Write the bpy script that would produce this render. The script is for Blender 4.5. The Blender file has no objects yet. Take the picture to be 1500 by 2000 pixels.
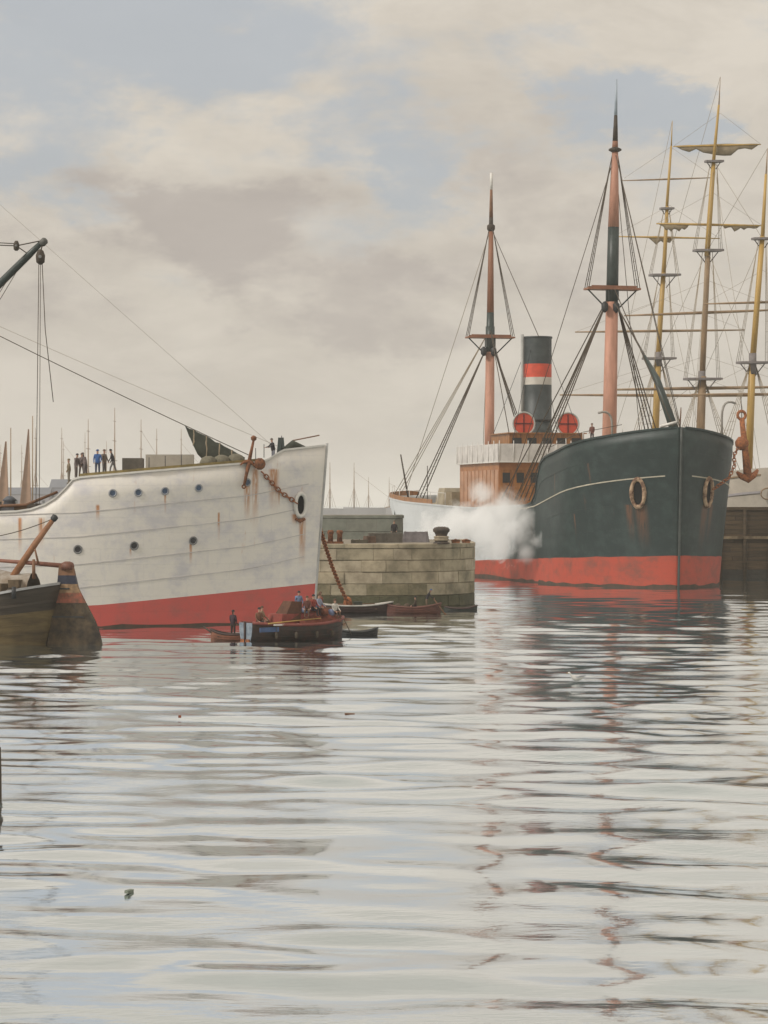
import bpy, bmesh, math, random
import numpy as np
from mathutils import Vector, Matrix, Quaternion
R = math.radians
random.seed(7)
sc = bpy.context.scene
C = sc.collection

# ------------------------------------------------------------------ camera
F, H, HOR = 4800.0, 9.0, 985.0          # focal length in photo pixels, eye height above the water, horizon row
cd = bpy.data.cameras.new('camera'); cam = bpy.data.objects.new('camera', cd); C.objects.link(cam)
cam.location = (0, 0, H); cam.rotation_euler = (R(90), 0, 0)
cd.sensor_fit = 'HORIZONTAL'; cd.sensor_width = 36.0; cd.lens = 36.0*F/1500.0
cd.shift_y = -(1000-HOR)/1500.0
cd.clip_start = 0.5; cd.clip_end = 20000
sc.camera = cam
# ------------------------------------------------------------------ world
SUN_EL, SUN_AZ = 40.0, 238.0            # azimuth clockwise from +Y: behind the camera, to the left
w = bpy.data.worlds.new('World'); sc.world = w; w.use_nodes = True
def build_world():
    nt = w.node_tree; N = nt.nodes; Lk = nt.links; N.clear()
    out = N.new('ShaderNodeOutputWorld'); bg = N.new('ShaderNodeBackground')
    Lk.new(bg.outputs[0], out.inputs[0]); bg.inputs['Strength'].default_value = 1.14
    tc = N.new('ShaderNodeTexCoord')
    sky = N.new('ShaderNodeTexSky'); sky.sky_type = 'NISHITA'; sky.sun_disc = False
    sky.sun_elevation = R(SUN_EL); sky.sun_rotation = R(SUN_AZ); sky.dust_density = 3.0; sky.air_density = 1.0
    def math_(op, a, b=None, c=None):
        n = N.new('ShaderNodeMath'); n.operation = op
        for i, v in enumerate((a, b, c)):
            if v is None: continue
            if isinstance(v, (int, float)): n.inputs[i].default_value = v
            else: Lk.new(v, n.inputs[i])
        return n.outputs[0]
    def mix(f, a, b):
        n = N.new('ShaderNodeMix'); n.data_type = 'RGBA'; n.clamp_factor = True
        Lk.new(f, n.inputs[0])
        for i, v in ((6, a), (7, b)):
            if isinstance(v, tuple): n.inputs[i].default_value = (*v, 1)
            else: Lk.new(v, n.inputs[i])
        return n.outputs[2]
    def noise(scale, detail, rough, off, stretch=2.2, dist=0.0):
        mp = N.new('ShaderNodeMapping'); Lk.new(tc.outputs['Generated'], mp.inputs[0])
        mp.inputs['Scale'].default_value = (1, 1, stretch); mp.inputs['Location'].default_value = off
        n = N.new('ShaderNodeTexNoise'); Lk.new(mp.outputs[0], n.inputs['Vector'])
        n.inputs['Scale'].default_value = scale; n.inputs['Detail'].default_value = detail
        n.inputs['Roughness'].default_value = rough; n.inputs['Distortion'].default_value = dist
        return n.outputs['Fac']
    def ramp(f, lo, hi):
        n = N.new('ShaderNodeMapRange'); n.interpolation_type = 'SMOOTHSTEP'; Lk.new(f, n.inputs[0])
        n.inputs[1].default_value = lo; n.inputs[2].default_value = hi
        return n.outputs[0]
    wob1 = noise(16, 8, 0.62, (1.3, 0.2, 4.1)); wob2 = noise(16, 8, 0.62, (7.3, 5.2, 0.4))
    sep = N.new('ShaderNodeSeparateXYZ'); Lk.new(tc.outputs['Generated'], sep.inputs[0])
    def bank(px, py, rx, ry, amp=1.0):          # one cloud bank or gap seen in the sky, ragged by noise
        cx = (px-750)/F; cz = (HOR-py)/F; n = math.sqrt(cx*cx+1+cz*cz); cx /= n; cz /= n
        dx = math_('MULTIPLY_ADD', math_('SUBTRACT', wob1, 0.5), 0.14, math_('SUBTRACT', sep.outputs[0], cx))
        dz = math_('MULTIPLY_ADD', math_('SUBTRACT', wob2, 0.5), 0.085, math_('SUBTRACT', sep.outputs[2], cz))
        a = math_('MULTIPLY', dx, F/rx); b = math_('MULTIPLY', dz, F/ry)
        r2 = math_('ADD', math_('MULTIPLY', a, a), math_('MULTIPLY', b, b))
        g = math_('EXPONENT', math_('MULTIPLY', r2, -1.0))
        g = math_('MULTIPLY', g, ramp(sep.outputs[1], 0.0, 0.3))
        return math_('MULTIPLY', g, amp)
    def add(*a):
        r = a[0]
        for x in a[1:]: r = math_('ADD', r, x)
        return r
    z = math_('MAXIMUM', sep.outputs[2], 0.0)
    # gaps of thin blue between the clouds
    blue = mix(math_('ADD', 0.35, 0.0), (0.30, 0.335, 0.40), sky.outputs[0])
    skym = N.new('ShaderNodeMix'); skym.data_type = 'RGBA'; skym.blend_type = 'MULTIPLY'; skym.inputs[0].default_value = 1
    Lk.new(sky.outputs[0], skym.inputs[6]); skym.inputs[7].default_value = (0.062, 0.062, 0.062, 1)
    blue = mix(math_('ADD', 0.30, 0.0), (0.41, 0.44, 0.475), skym.outputs[2])
    n1 = noise(9, 8, 0.58, (3.1, 1.7, 0.3), 2.0, 0.4)
    n2 = noise(13, 8, 0.62, (0.4, 2.2, 5.3), 2.4, 0.3)
    n3 = noise(26, 5, 0.6, (8.4, 2.9, 1.3), 2.0, 0.2)
    cover = add(math_('MULTIPLY', n1, 0.7), math_('MULTIPLY', n3, 0.3))
    gap = add(bank(250, 90, 420, 150, 0.30), bank(120, 330, 160, 90, 0.22), bank(800, 330, 130, 140, 0.25), bank(1160, 190, 130, 80, 0.30), bank(1000, 60, 200, 60, 0.12), bank(1340, 210, 80, 50, 0.2))
    gap = math_('ADD', gap, math_('SUBTRACT', 0.58, cover))
    gapm = math_('MULTIPLY', ramp(gap, 0.12, 0.32), 0.8)
    cream = mix(ramp(n2, 0.32, 0.68), (0.455, 0.415, 0.36), (0.545, 0.50, 0.435))
    dark = add(bank(420, 450, 230, 110, 0.50), bank(720, 620, 150, 90, 0.26), bank(60, 590, 150, 60, 0.28), bank(1150, 480, 300, 170, 0.26),
               bank(950, 250, 200, 130, 0.16), bank(740, 520, 120, 40, 0.2), bank(300, 390, 150, 60, 0.22), bank(620, 660, 110, 50, 0.18))
    dark = math_('ADD', dark, math_('ADD', math_('MULTIPLY', math_('SUBTRACT', n1, 0.5), 0.55), math_('MULTIPLY', math_('SUBTRACT', n3, 0.5), 0.55)))
    cl = mix(math_('MULTIPLY', ramp(dark, 0.08, 0.42), 0.64), cream, (0.31, 0.275, 0.258))
    lum = add(bank(330, 260, 160, 90, 0.5), bank(720, 760, 200, 110, 0.5), bank(420, 600, 300, 50, 0.45))
    cl = mix(math_('MULTIPLY', lum, 0.55), cl, (0.60, 0.555, 0.48))
    col = mix(gapm, cl, blue)
    # brighter towards the zenith, as an overcast sky is
    g = N.new('ShaderNodeVectorMath'); g.operation = 'SCALE'; Lk.new(col, g.inputs[0])
    Lk.new(math_('MULTIPLY_ADD', z, 0.75, 1.0), g.inputs['Scale'])
    Lk.new(g.outputs[0], bg.inputs['Color'])
build_world()
ld = bpy.data.lights.new('sun', 'SUN'); lo = bpy.data.objects.new('sun', ld); C.objects.link(lo)
ld.energy = 2.2; ld.angle = R(9); ld.color = (1.0, 0.95, 0.88)
sd = Vector((math.sin(R(SUN_AZ))*math.cos(R(SUN_EL)), math.cos(R(SUN_AZ))*math.cos(R(SUN_EL)), math.sin(R(SUN_EL))))
lo.rotation_euler = (-sd).to_track_quat('-Z', 'Y').to_euler(); lo.location = sd*300
vs = sc.view_settings; vs.view_transform = 'Standard'; vs.look = 'None'; vs.exposure = 0.0; vs.gamma = 1.0; vs.use_curve_mapping = False
sc.cycles.volume_step_rate = 1.0; sc.cycles.max_bounces = 12; sc.cycles.volume_bounces = 8

# ------------------------------------------------------------------ helpers
def P(px, py, d): return Vector(((px-750)/F*d, d, H-(py-HOR)/F*d))
def PX(px, d): return (px-750)/F*d
def PZ(py, d): return H-(py-HOR)/F*d
def lerp(a, b, t): return a+(b-a)*t
def itp(tab, x):
    if x <= tab[0][0]: return tab[0][1]
    for (x0, y0), (x1, y1) in zip(tab, tab[1:]):
        if x <= x1: return lerp(y0, y1, (x-x0)/(x1-x0))
    return tab[-1][1]
MATS = {}
def mat(name, col, rough=0.6, var=0.25, scale=1.5, col2=None, bump=0.0, metal=0.0, stretch=(1, 1, 1), spec=0.5, detail=6, lo=0.35, hi=0.65, bscale=None):
    if name in MATS: return MATS[name]
    m = bpy.data.materials.new(name); m.use_nodes = True; MATS[name] = m
    nt = m.node_tree; N = nt.nodes; Lk = nt.links
    b = N['Principled BSDF']; b.inputs['Roughness'].default_value = rough; b.inputs['Metallic'].default_value = metal
    b.inputs['Specular IOR Level'].default_value = spec
    tc = N.new('ShaderNodeTexCoord'); mp = N.new('ShaderNodeMapping'); Lk.new(tc.outputs['Object'], mp.inputs[0]); mp.inputs['Scale'].default_value = stretch
    n = N.new('ShaderNodeTexNoise'); Lk.new(mp.outputs[0], n.inputs['Vector']); n.inputs['Scale'].default_value = scale; n.inputs['Detail'].default_value = detail
    n.inputs['Roughness'].default_value = 0.62
    mr = N.new('ShaderNodeMapRange'); Lk.new(n.outputs['Fac'], mr.inputs[0]); mr.inputs[1].default_value = lo; mr.inputs[2].default_value = hi
    mx = N.new('ShaderNodeMix'); mx.data_type = 'RGBA'; Lk.new(mr.outputs[0], mx.inputs[0])
    c2 = col2 or tuple(c*(1-var) for c in col)
    mx.inputs[6].default_value = (*c2, 1); mx.inputs[7].default_value = (*col, 1)
    Lk.new(mx.outputs[2], b.inputs['Base Color'])
    if bump:
        n2 = N.new('ShaderNodeTexNoise'); Lk.new(mp.outputs[0], n2.inputs['Vector']); n2.inputs['Scale'].default_value = bscale or scale*3; n2.inputs['Detail'].default_value = 5
        bp = N.new('ShaderNodeBump'); bp.inputs['Strength'].default_value = bump; bp.inputs['Distance'].default_value = 0.05
        Lk.new(n2.outputs['Fac'], bp.inputs['Height']); Lk.new(bp.outputs[0], b.inputs['Normal'])
    return m
def streaked(name, col, grime_shade, rust, rough=0.55, amt=0.5, spots=(), bumpy=0.3, grime_shade_amt=0.5, mist_fade=None):
    """painted plating: patchy dirt with some painted shade, thin rust runs, and rust stains below the fittings at 'spots' (object space x, z, width, length)"""
    if name in MATS: return MATS[name]
    m = bpy.data.materials.new(name); m.use_nodes = True; MATS[name] = m
    nt = m.node_tree; N = nt.nodes; Lk = nt.links; b = N['Principled BSDF']; b.inputs['Roughness'].default_value = rough
    tc = N.new('ShaderNodeTexCoord')
    def noise(scale, st, det=6):
        mp = N.new('ShaderNodeMapping'); Lk.new(tc.outputs['Object'], mp.inputs[0]); mp.inputs['Scale'].default_value = st
        n = N.new('ShaderNodeTexNoise'); Lk.new(mp.outputs[0], n.inputs['Vector']); n.inputs['Scale'].default_value = scale
        n.inputs['Detail'].default_value = det; n.inputs['Roughness'].default_value = 0.65
        return n.outputs['Fac']
    def rng(f, a, c, k=1.0):
        n = N.new('ShaderNodeMapRange'); n.interpolation_type = 'SMOOTHSTEP'; Lk.new(f, n.inputs[0]); n.inputs[1].default_value = a; n.inputs[2].default_value = c; n.inputs[4].default_value = k
        return n.outputs[0]
    def M(op, a, c):
        n = N.new('ShaderNodeMath'); n.operation = op
        for i, v in enumerate((a, c)):
            if isinstance(v, (int, float)): n.inputs[i].default_value = v
            else: Lk.new(v, n.inputs[i])
        return n.outputs[0]
    def mix(f, a, c):
        n = N.new('ShaderNodeMix'); n.data_type = 'RGBA'; Lk.new(f, n.inputs[0])
        for i, v in ((6, a), (7, c)):
            if isinstance(v, tuple): n.inputs[i].default_value = (*v, 1)
            else: Lk.new(v, n.inputs[i])
        return n.outputs[2]
    g = rng(noise(0.45, (1, 1, 1.3)), 0.42, 0.70, grime_shade_amt)
    if mist_fade:            # mist over the aft side painted in as a pale fade, ragged forward
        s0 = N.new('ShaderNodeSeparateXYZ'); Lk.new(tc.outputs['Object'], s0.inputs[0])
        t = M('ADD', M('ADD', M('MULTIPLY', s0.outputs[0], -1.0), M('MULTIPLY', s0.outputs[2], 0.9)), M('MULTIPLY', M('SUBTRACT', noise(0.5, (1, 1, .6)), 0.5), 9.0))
        col = mix(rng(t, 32.5, 38.0), col, mist_fade[0]); grime_shade = mix(rng(t, 32.5, 38.0), grime_shade, mist_fade[1])
    g2 = rng(noise(1.6, (1, 1, 0.35)), 0.5, 0.75, grime_shade_amt*0.6)
    c = mix(M('MAXIMUM', g, g2), col, grime_shade)
    runs = noise(1.0, (1.9, 1.9, 0.13))
    r = M('MULTIPLY', rng(runs, 0.60, 0.72), rng(noise(0.35, (1, 1, 1)), 0.5, 0.7, amt))
    sp = N.new('ShaderNodeSeparateXYZ'); Lk.new(tc.outputs['Object'], sp.inputs[0])
    fine = noise(1.0, (7, 7, 0.35))
    for (x, z, wd, ln) in spots:
        dx = M('ABSOLUTE', M('SUBTRACT', sp.outputs[0], x), 0.0)
        a = rng(dx, wd, wd*0.2)
        dz = M('SUBTRACT', z, sp.outputs[2])
        v = M('MULTIPLY', rng(dz, -0.05, 0.15), rng(dz, ln, ln*0.1))
        r = M('MAXIMUM', r, M('MULTIPLY', M('MULTIPLY', a, v), rng(fine, 0.28, 0.55, 1.0)))
    c = mix(r, c, rust)
    bp = N.new('ShaderNodeBump'); bp.inputs['Strength'].default_value = bumpy; bp.inputs['Distance'].default_value = 0.08
    cx = N.new('ShaderNodeCombineXYZ'); Lk.new(sp.outputs[0], cx.inputs[0]); Lk.new(sp.outputs[2], cx.inputs[1])
    bk = N.new('ShaderNodeTexBrick'); Lk.new(cx.outputs[0], bk.inputs['Vector']); bk.inputs['Scale'].default_value = 1.0; bk.inputs['Brick Width'].default_value = 6.2; bk.inputs['Row Height'].default_value = 1.15; bk.inputs['Mortar Size'].default_value = 0.025; bk.inputs['Mortar Smooth'].default_value = 0.4
    bk.inputs['Color1'].default_value = (.8, .8, .8, 1); bk.inputs['Color2'].default_value = (1, 1, 1, 1); bk.inputs['Mortar'].default_value = (.35, .35, .35, 1)
    c = mix(M('MULTIPLY', bk.outputs['Fac'], 0.10), c, tuple(v*.55 for v in grime_shade) if isinstance(grime_shade, tuple) else (.02, .025, .025)); Lk.new(c, b.inputs['Base Color'])
    Lk.new(M('ADD', M('MULTIPLY', bk.outputs['Color'], 0.45), M('MULTIPLY', noise(0.9, (1, 1, 1), 3), 1.2)), bp.inputs['Height']); Lk.new(bp.outputs[0], b.inputs['Normal'])
    return m

class MB:
    def __init__(s): s.v = []; s.f = []; s.m = []; s.smooth = []
    def face(s, idx, m=0, sm=False): s.f.append(tuple(idx)); s.m.append(m); s.smooth.append(sm)
    def box(s, c, size, m=0, rot=None, taper=1.0):
        o = len(s.v); c = Vector(c)
        for i in range(8):
            k = Vector(((i & 1)-.5, ((i >> 1) & 1)-.5, ((i >> 2) & 1)-.5))
            t = taper if k.z > 0 else 1.0
            p = Vector((k.x*size[0]*t, k.y*size[1]*t, k.z*size[2]))
            if rot is not None: p = rot @ p
            s.v.append(c+p)
        for q in ((0, 2, 3, 1), (4, 5, 7, 6), (0, 1, 5, 4), (2, 6, 7, 3), (0, 4, 6, 2), (1, 3, 7, 5)): s.face([o+i for i in q], m)
        return s
    def loft(s, rings, m=0, closed=True, cap0=True, cap1=True, sm=True, ms=None):
        o = len(s.v); n = len(rings[0])
        for r in rings: s.v += [Vector(p) for p in r]
        for i in range(len(rings)-1):
            mm = ms[i] if ms else m
            for j in range(n if closed else n-1):
                k = (j+1) % n
                s.face((o+i*n+j, o+i*n+k, o+(i+1)*n+k, o+(i+1)*n+j), mm, sm)
        if closed and cap0: s.face([o+j for j in reversed(range(n))], ms[0] if ms else m)
        if closed and cap1: s.face([o+(len(rings)-1)*n+j for j in range(n)], ms[-1] if ms else m)
        return s
    def tube(s, pts, rad, n=6, m=0, cap=True, ms=None):
        pts = [Vector(p) for p in pts]
        if isinstance(rad, (int, float)): rad = [rad]*len(pts)
        rings = []; up = None
        for i, p in enumerate(pts):
            t = (pts[min(i+1, len(pts)-1)]-pts[max(i-1, 0)])
            if t.length < 1e-9: t = Vector((0, 0, 1))
            t.normalize()
            if up is None: up = Vector((1, 0, 0)) if abs(t.x) < 0.9 else Vector((0, 1, 0))
            a = (up-t*up.dot(t)).normalized(); b = t.cross(a); up = a
            rings.append([p+(a*math.cos(2*math.pi*j/n)+b*math.sin(2*math.pi*j/n))*rad[i] for j in range(n)])
        return s.loft(rings, m, True, cap, cap, True, ms)
    def lathe(s, c, prof, n=16, m=0, ms=None, axis=(0, 0, 1), cap=True):
        c = Vector(c); q = Vector((0, 0, 1)).rotation_difference(Vector(axis))
        rings = [[c+q @ Vector((r*math.cos(2*math.pi*j/n), r*math.sin(2*math.pi*j/n), z)) for j in range(n)] for r, z in prof]
        return s.loft(rings, m, True, cap, cap, True, ms)
    def grid(s, rows, m=0, sm=True, mfun=None):
        o = len(s.v); n = len(rows[0])
        for r in rows: s.v += [Vector(p) for p in r]
        for i in range(len(rows)-1):
            for j in range(n-1):
                s.face((o+i*n+j, o+i*n+j+1, o+(i+1)*n+j+1, o+(i+1)*n+j), mfun(i, j) if mfun else m, sm)
        return s
    def mesh(s, name, mats):
        me = bpy.data.meshes.new(name); me.from_pydata([tuple(p) for p in s.v], [], s.f)
        for mm in (mats if isinstance(mats, (list, tuple)) else [mats]): me.materials.append(mm)
        me.polygons.foreach_set('material_index', s.m); me.polygons.foreach_set('use_smooth', s.smooth); me.update()
        return me
    def build(s, name, mats, parent=None, world=False): return link(name, s.mesh(name, mats), parent, world)
def wm(o):
    m = Matrix.Translation(o.location) @ o.rotation_euler.to_matrix().to_4x4() @ Matrix.Diagonal((*o.scale, 1))
    return wm(o.parent) @ o.matrix_parent_inverse @ m if o.parent else m
def link(name, me, parent=None, world=False):
    o = bpy.data.objects.new(name, me); C.objects.link(o)
    if parent is not None:
        o.parent = parent
        if world: o.matrix_parent_inverse = wm(parent).inverted()
    return o
def tag(o, label=None, cat=None, group=None, kind=None):
    for k, v in (('label', label), ('category', cat), ('group', group), ('kind', kind)):
        if v: o[k] = v
    return o
def thing(name, label, cat, loc=(0, 0, 0), rotz=0, group=None):
    o = bpy.data.objects.new(name, None); C.objects.link(o); o.location = loc; o.rotation_euler = (0, 0, rotz); o.empty_display_size = 0.5
    return tag(o, label, cat, group)
def sub(name, parent, loc=(0, 0, 0)):
    o = bpy.data.objects.new(name, None); C.objects.link(o); o.parent = parent; o.location = loc; o.empty_display_size = 0.2
    return o
def rope(name, a, b, r, m, parent, world=False, sag=0.0, n=5, k=None):
    a = Vector(a); b = Vector(b); k = k or (8 if sag else 1)
    pts = [a.lerp(b, i/k)-Vector((0, 0, sag*4*(i/k)*(1-i/k))) for i in range(k+1)]
    return MB().tube(pts, r, n).build(name, m, parent, world)
def bez(a, b, c, n=8):
    a, b, c = Vector(a), Vector(b), Vector(c)
    return [a*(1-t)**2+b*2*t*(1-t)+c*t*t for t in [i/n for i in range(n+1)]]

# ------------------------------------------------------------------ materials
m_white = None
WL = mat('painted_white', (0.66, 0.64, 0.60), 0.5, 0.18, 0.8, bump=0.05)
HEMP = mat('tarred_hemp', (0.085, 0.065, 0.045), 0.9, 0.4, 4)
HEMPL = mat('bleached_hemp', (0.33, 0.27, 0.19), 0.9, 0.35, 4)
IRON = mat('black_iron', (0.022, 0.024, 0.026), 0.55, 0.4, 3)
RUST = mat('rusty_iron', (0.23, 0.085, 0.03), 0.85, 0.3, 5, col2=(0.07, 0.028, 0.015), bump=0.3)
RUSTB = mat('bright_rust', (0.36, 0.125, 0.04), 0.85, 0.3, 4, col2=(0.13, 0.045, 0.02), bump=0.3)
WOODD = mat('dark_tarred_wood', (0.055, 0.038, 0.024), 0.7, 0.5, 1.2, bump=0.3, stretch=(0.5, 0.5, 3))
WOODB = mat('brown_wood', (0.20, 0.095, 0.045), 0.7, 0.4, 1.5, bump=0.2)
WOODO = mat('varnished_teak', (0.36, 0.155, 0.04), 0.45, 0.4, 1.2, col2=(0.18, 0.07, 0.02), stretch=(2.5, 2.5, 0.4))
WOODY = mat('yellow_pine_spar', (0.46, 0.29, 0.075), 0.5, 0.25, 1.0, stretch=(1, 1, 0.2))
SPARB = mat('weathered_spar', (0.30, 0.20, 0.11), 0.7, 0.35, 1.0, stretch=(1, 1, 0.3))
PINKM = mat('salmon_mast_paint', (0.50, 0.25, 0.175), 0.65, 0.25, 0.8, col2=(0.33, 0.165, 0.11), stretch=(1.6, 1.6, 0.3), bump=.2)
MASTB = mat('brown_mast', (0.27, 0.115, 0.06), 0.6, 0.3, 0.9, stretch=(1, 1, 0.25))
DGREEN = mat('dark_green_paint', (0.028, 0.042, 0.038), 0.45, 0.35, 1.0)
CANVG = mat('green_canvas', (0.052, 0.058, 0.044), 0.9, 0.4, 1.6, bump=0.5)
CANVT = mat('tan_canvas', (0.30, 0.24, 0.155), 0.9, 0.3, 1.6, bump=0.5)
CANVW = mat('pale_canvas', (0.52, 0.47, 0.38), 0.9, 0.25, 1.2, bump=0.5)
GLASS = mat('porthole_glass', (0.045, 0.075, 0.12), 0.12, 0.3, 3)
BRASS = mat('weathered_brass', (0.20, 0.20, 0.20), 0.5, 0.4, 4)
REDV = mat('vermilion_paint', (0.60, 0.075, 0.035), 0.5, 0.2, 1.5)
DECK = mat('scrubbed_deck', (0.30, 0.24, 0.15), 0.8, 0.3, 1.5, stretch=(0.3, 5, 1))
WEEDH = mat('weedy_waterline', (0.10, 0.045, 0.03), 0.7, 0.5, 0.8, col2=(0.035, 0.035, 0.022), stretch=(1, 1, .4))
YELR = mat('ochre_rail', (0.27, 0.20, 0.07), 0.7, 0.45, 1.5)

# ------------------------------------------------------------------ water
def build_water():
    rs = np.random.RandomState(5)
    pys = np.concatenate([np.array([9000., 6500, 5000, 4000, 3300, 2800, 2500, 2350, 2250]), np.linspace(2180, 1330, 640), np.linspace(1329, 1085, 330), np.linspace(1084.4, 1000, 100), np.array([997, 994, 991.5, 989.8, 988.6, 987.7])])
    Y = H*F/(pys-HOR); Y = np.concatenate([[-400., -150, -50, -10], Y]); nr = len(Y)
    ui = np.linspace(-1, 1, 420); uo = np.array([1.15, 1.5, 2.2, 4, 8, 16])
    u = np.concatenate([-uo[::-1], ui, uo]); nc = len(u)
    half = 0.156*1.25*np.maximum(Y, 0)+8
    X = u[None, :]*half[:, None]; YY = np.repeat(Y[:, None], nc, 1)
    dy = np.gradient(Y); Z = np.zeros_like(X)
    # broad patches of calmer and livelier water
    patch = 0.75+0.25*np.sin(X*0.11+1.3+0.7*np.sin(YY*0.05))*np.sin(YY*0.083+0.4*np.sin(X*0.07))
    for i in range(46):
        lam = 1.7*(7.5/1.7)**(rs.rand()**0.9)
        th = rs.normal(0, 0.36)+0.08
        kx, ky = math.sin(th)*2*math.pi/lam, math.cos(th)*2*math.pi/lam
        amp = 0.0031*lam**0.9*(0.6+0.8*rs.rand())
        fade = np.clip((lam/np.maximum(abs(dy), 1e-3)-1.6)/2.0, 0, 1)[:, None]
        ph = rs.rand()*6.28
        warp = 0.5*np.sin(X*0.31/lam+ph*3)+0.5*np.sin(YY*0.23/lam+ph)
        Z += amp*fade*np.sin(X*kx+YY*ky+ph+warp)
    Z *= patch
    lim = np.clip((np.abs(u)-1.05)/0.2, 0, 1); Z *= (1-lim)[None, :]
    n = nr*nc
    co = np.stack([X, YY, Z], -1).reshape(-1, 3).astype(np.float32)
    i = np.arange(nr-1)[:, None]*nc+np.arange(nc-1)[None, :]
    q = np.stack([i, i+1, i+nc+1, i+nc], -1).reshape(-1, 4).astype(np.int32)
    me = bpy.data.meshes.new('water'); me.vertices.add(n); me.vertices.foreach_set('co', co.ravel())
    me.loops.add(q.size); me.loops.foreach_set('vertex_index', q.ravel()); me.polygons.add(len(q))
    me.polygons.foreach_set('loop_start', np.arange(0, q.size, 4, dtype=np.int32)); me.polygons.foreach_set('use_smooth', np.ones(len(q), dtype=bool))
    me.update(calc_edges=True); me.validate()
    m = bpy.data.materials.new('harbour_water'); m.use_nodes = True; nt = m.node_tree; N = nt.nodes; Lk = nt.links
    N.remove(N['Principled BSDF']); df = N.new('ShaderNodeBsdfDiffuse'); gl = N.new('ShaderNodeBsdfGlossy'); gl.inputs['Roughness'].default_value = 0.06; gl.inputs['Color'].default_value = (.93, .97, 1.0, 1)
    ms = N.new('ShaderNodeMixShader'); Lk.new(df.outputs[0], ms.inputs[1]); Lk.new(gl.outputs[0], ms.inputs[2]); Lk.new(ms.outputs[0], N['Material Output'].inputs['Surface'])
    fr = N.new('ShaderNodeFresnel'); fr.inputs['IOR'].default_value = 1.33
    mrr = N.new('ShaderNodeMapRange'); Lk.new(fr.outputs[0], mrr.inputs[0]); mrr.inputs[1].default_value = 0.02; mrr.inputs[2].default_value = 0.30; mrr.inputs[3].default_value = 0.05; mrr.inputs[4].default_value = 0.97; Lk.new(mrr.outputs[0], ms.inputs[0])
    tc = N.new('ShaderNodeTexCoord')
    def noise(scale, st, det):
        mp = N.new('ShaderNodeMapping'); Lk.new(tc.outputs['Object'], mp.inputs[0]); mp.inputs['Scale'].default_value = st
        x = N.new('ShaderNodeTexNoise'); Lk.new(mp.outputs[0], x.inputs['Vector']); x.inputs['Scale'].default_value = scale; x.inputs['Detail'].default_value = det
        return x.outputs['Fac']
    mx = N.new('ShaderNodeMix'); mx.data_type = 'RGBA'; Lk.new(noise(0.06, (1, 1, 1), 4), mx.inputs[0])
    mx.inputs[6].default_value = (0.13, 0.175, 0.175, 1); mx.inputs[7].default_value = (0.18, 0.225, 0.225, 1)
    Lk.new(mx.outputs[2], df.inputs['Color'])
    b1 = N.new('ShaderNodeBump'); b1.inputs['Strength'].default_value = 0.12; b1.inputs['Distance'].default_value = 0.06; Lk.new(noise(0.9, (0.5, 1, 1), 2), b1.inputs['Height'])
    b0 = b1; b1 = N.new('ShaderNodeBump'); b1.inputs['Distance'].default_value = 0.016; Lk.new(noise(3.6, (0.5, 1, 1), 4), b1.inputs['Height']); Lk.new(b0.outputs[0], b1.inputs['Normal'])
    pm = N.new('ShaderNodeMapRange'); Lk.new(noise(0.09, (0.6, 1, 1), 3), pm.inputs[0]); pm.inputs[1].default_value = 0.45; pm.inputs[2].default_value = 0.62; pm.inputs[3].default_value = 0.22; pm.inputs[4].default_value = 0.9; Lk.new(pm.outputs[0], b1.inputs['Strength'])
    for q in (fr, gl, df): Lk.new(b1.outputs[0], q.inputs['Normal'])
    me.materials.append(m)
    return tag(link('water', me), kind='structure')
build_water()

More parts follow.
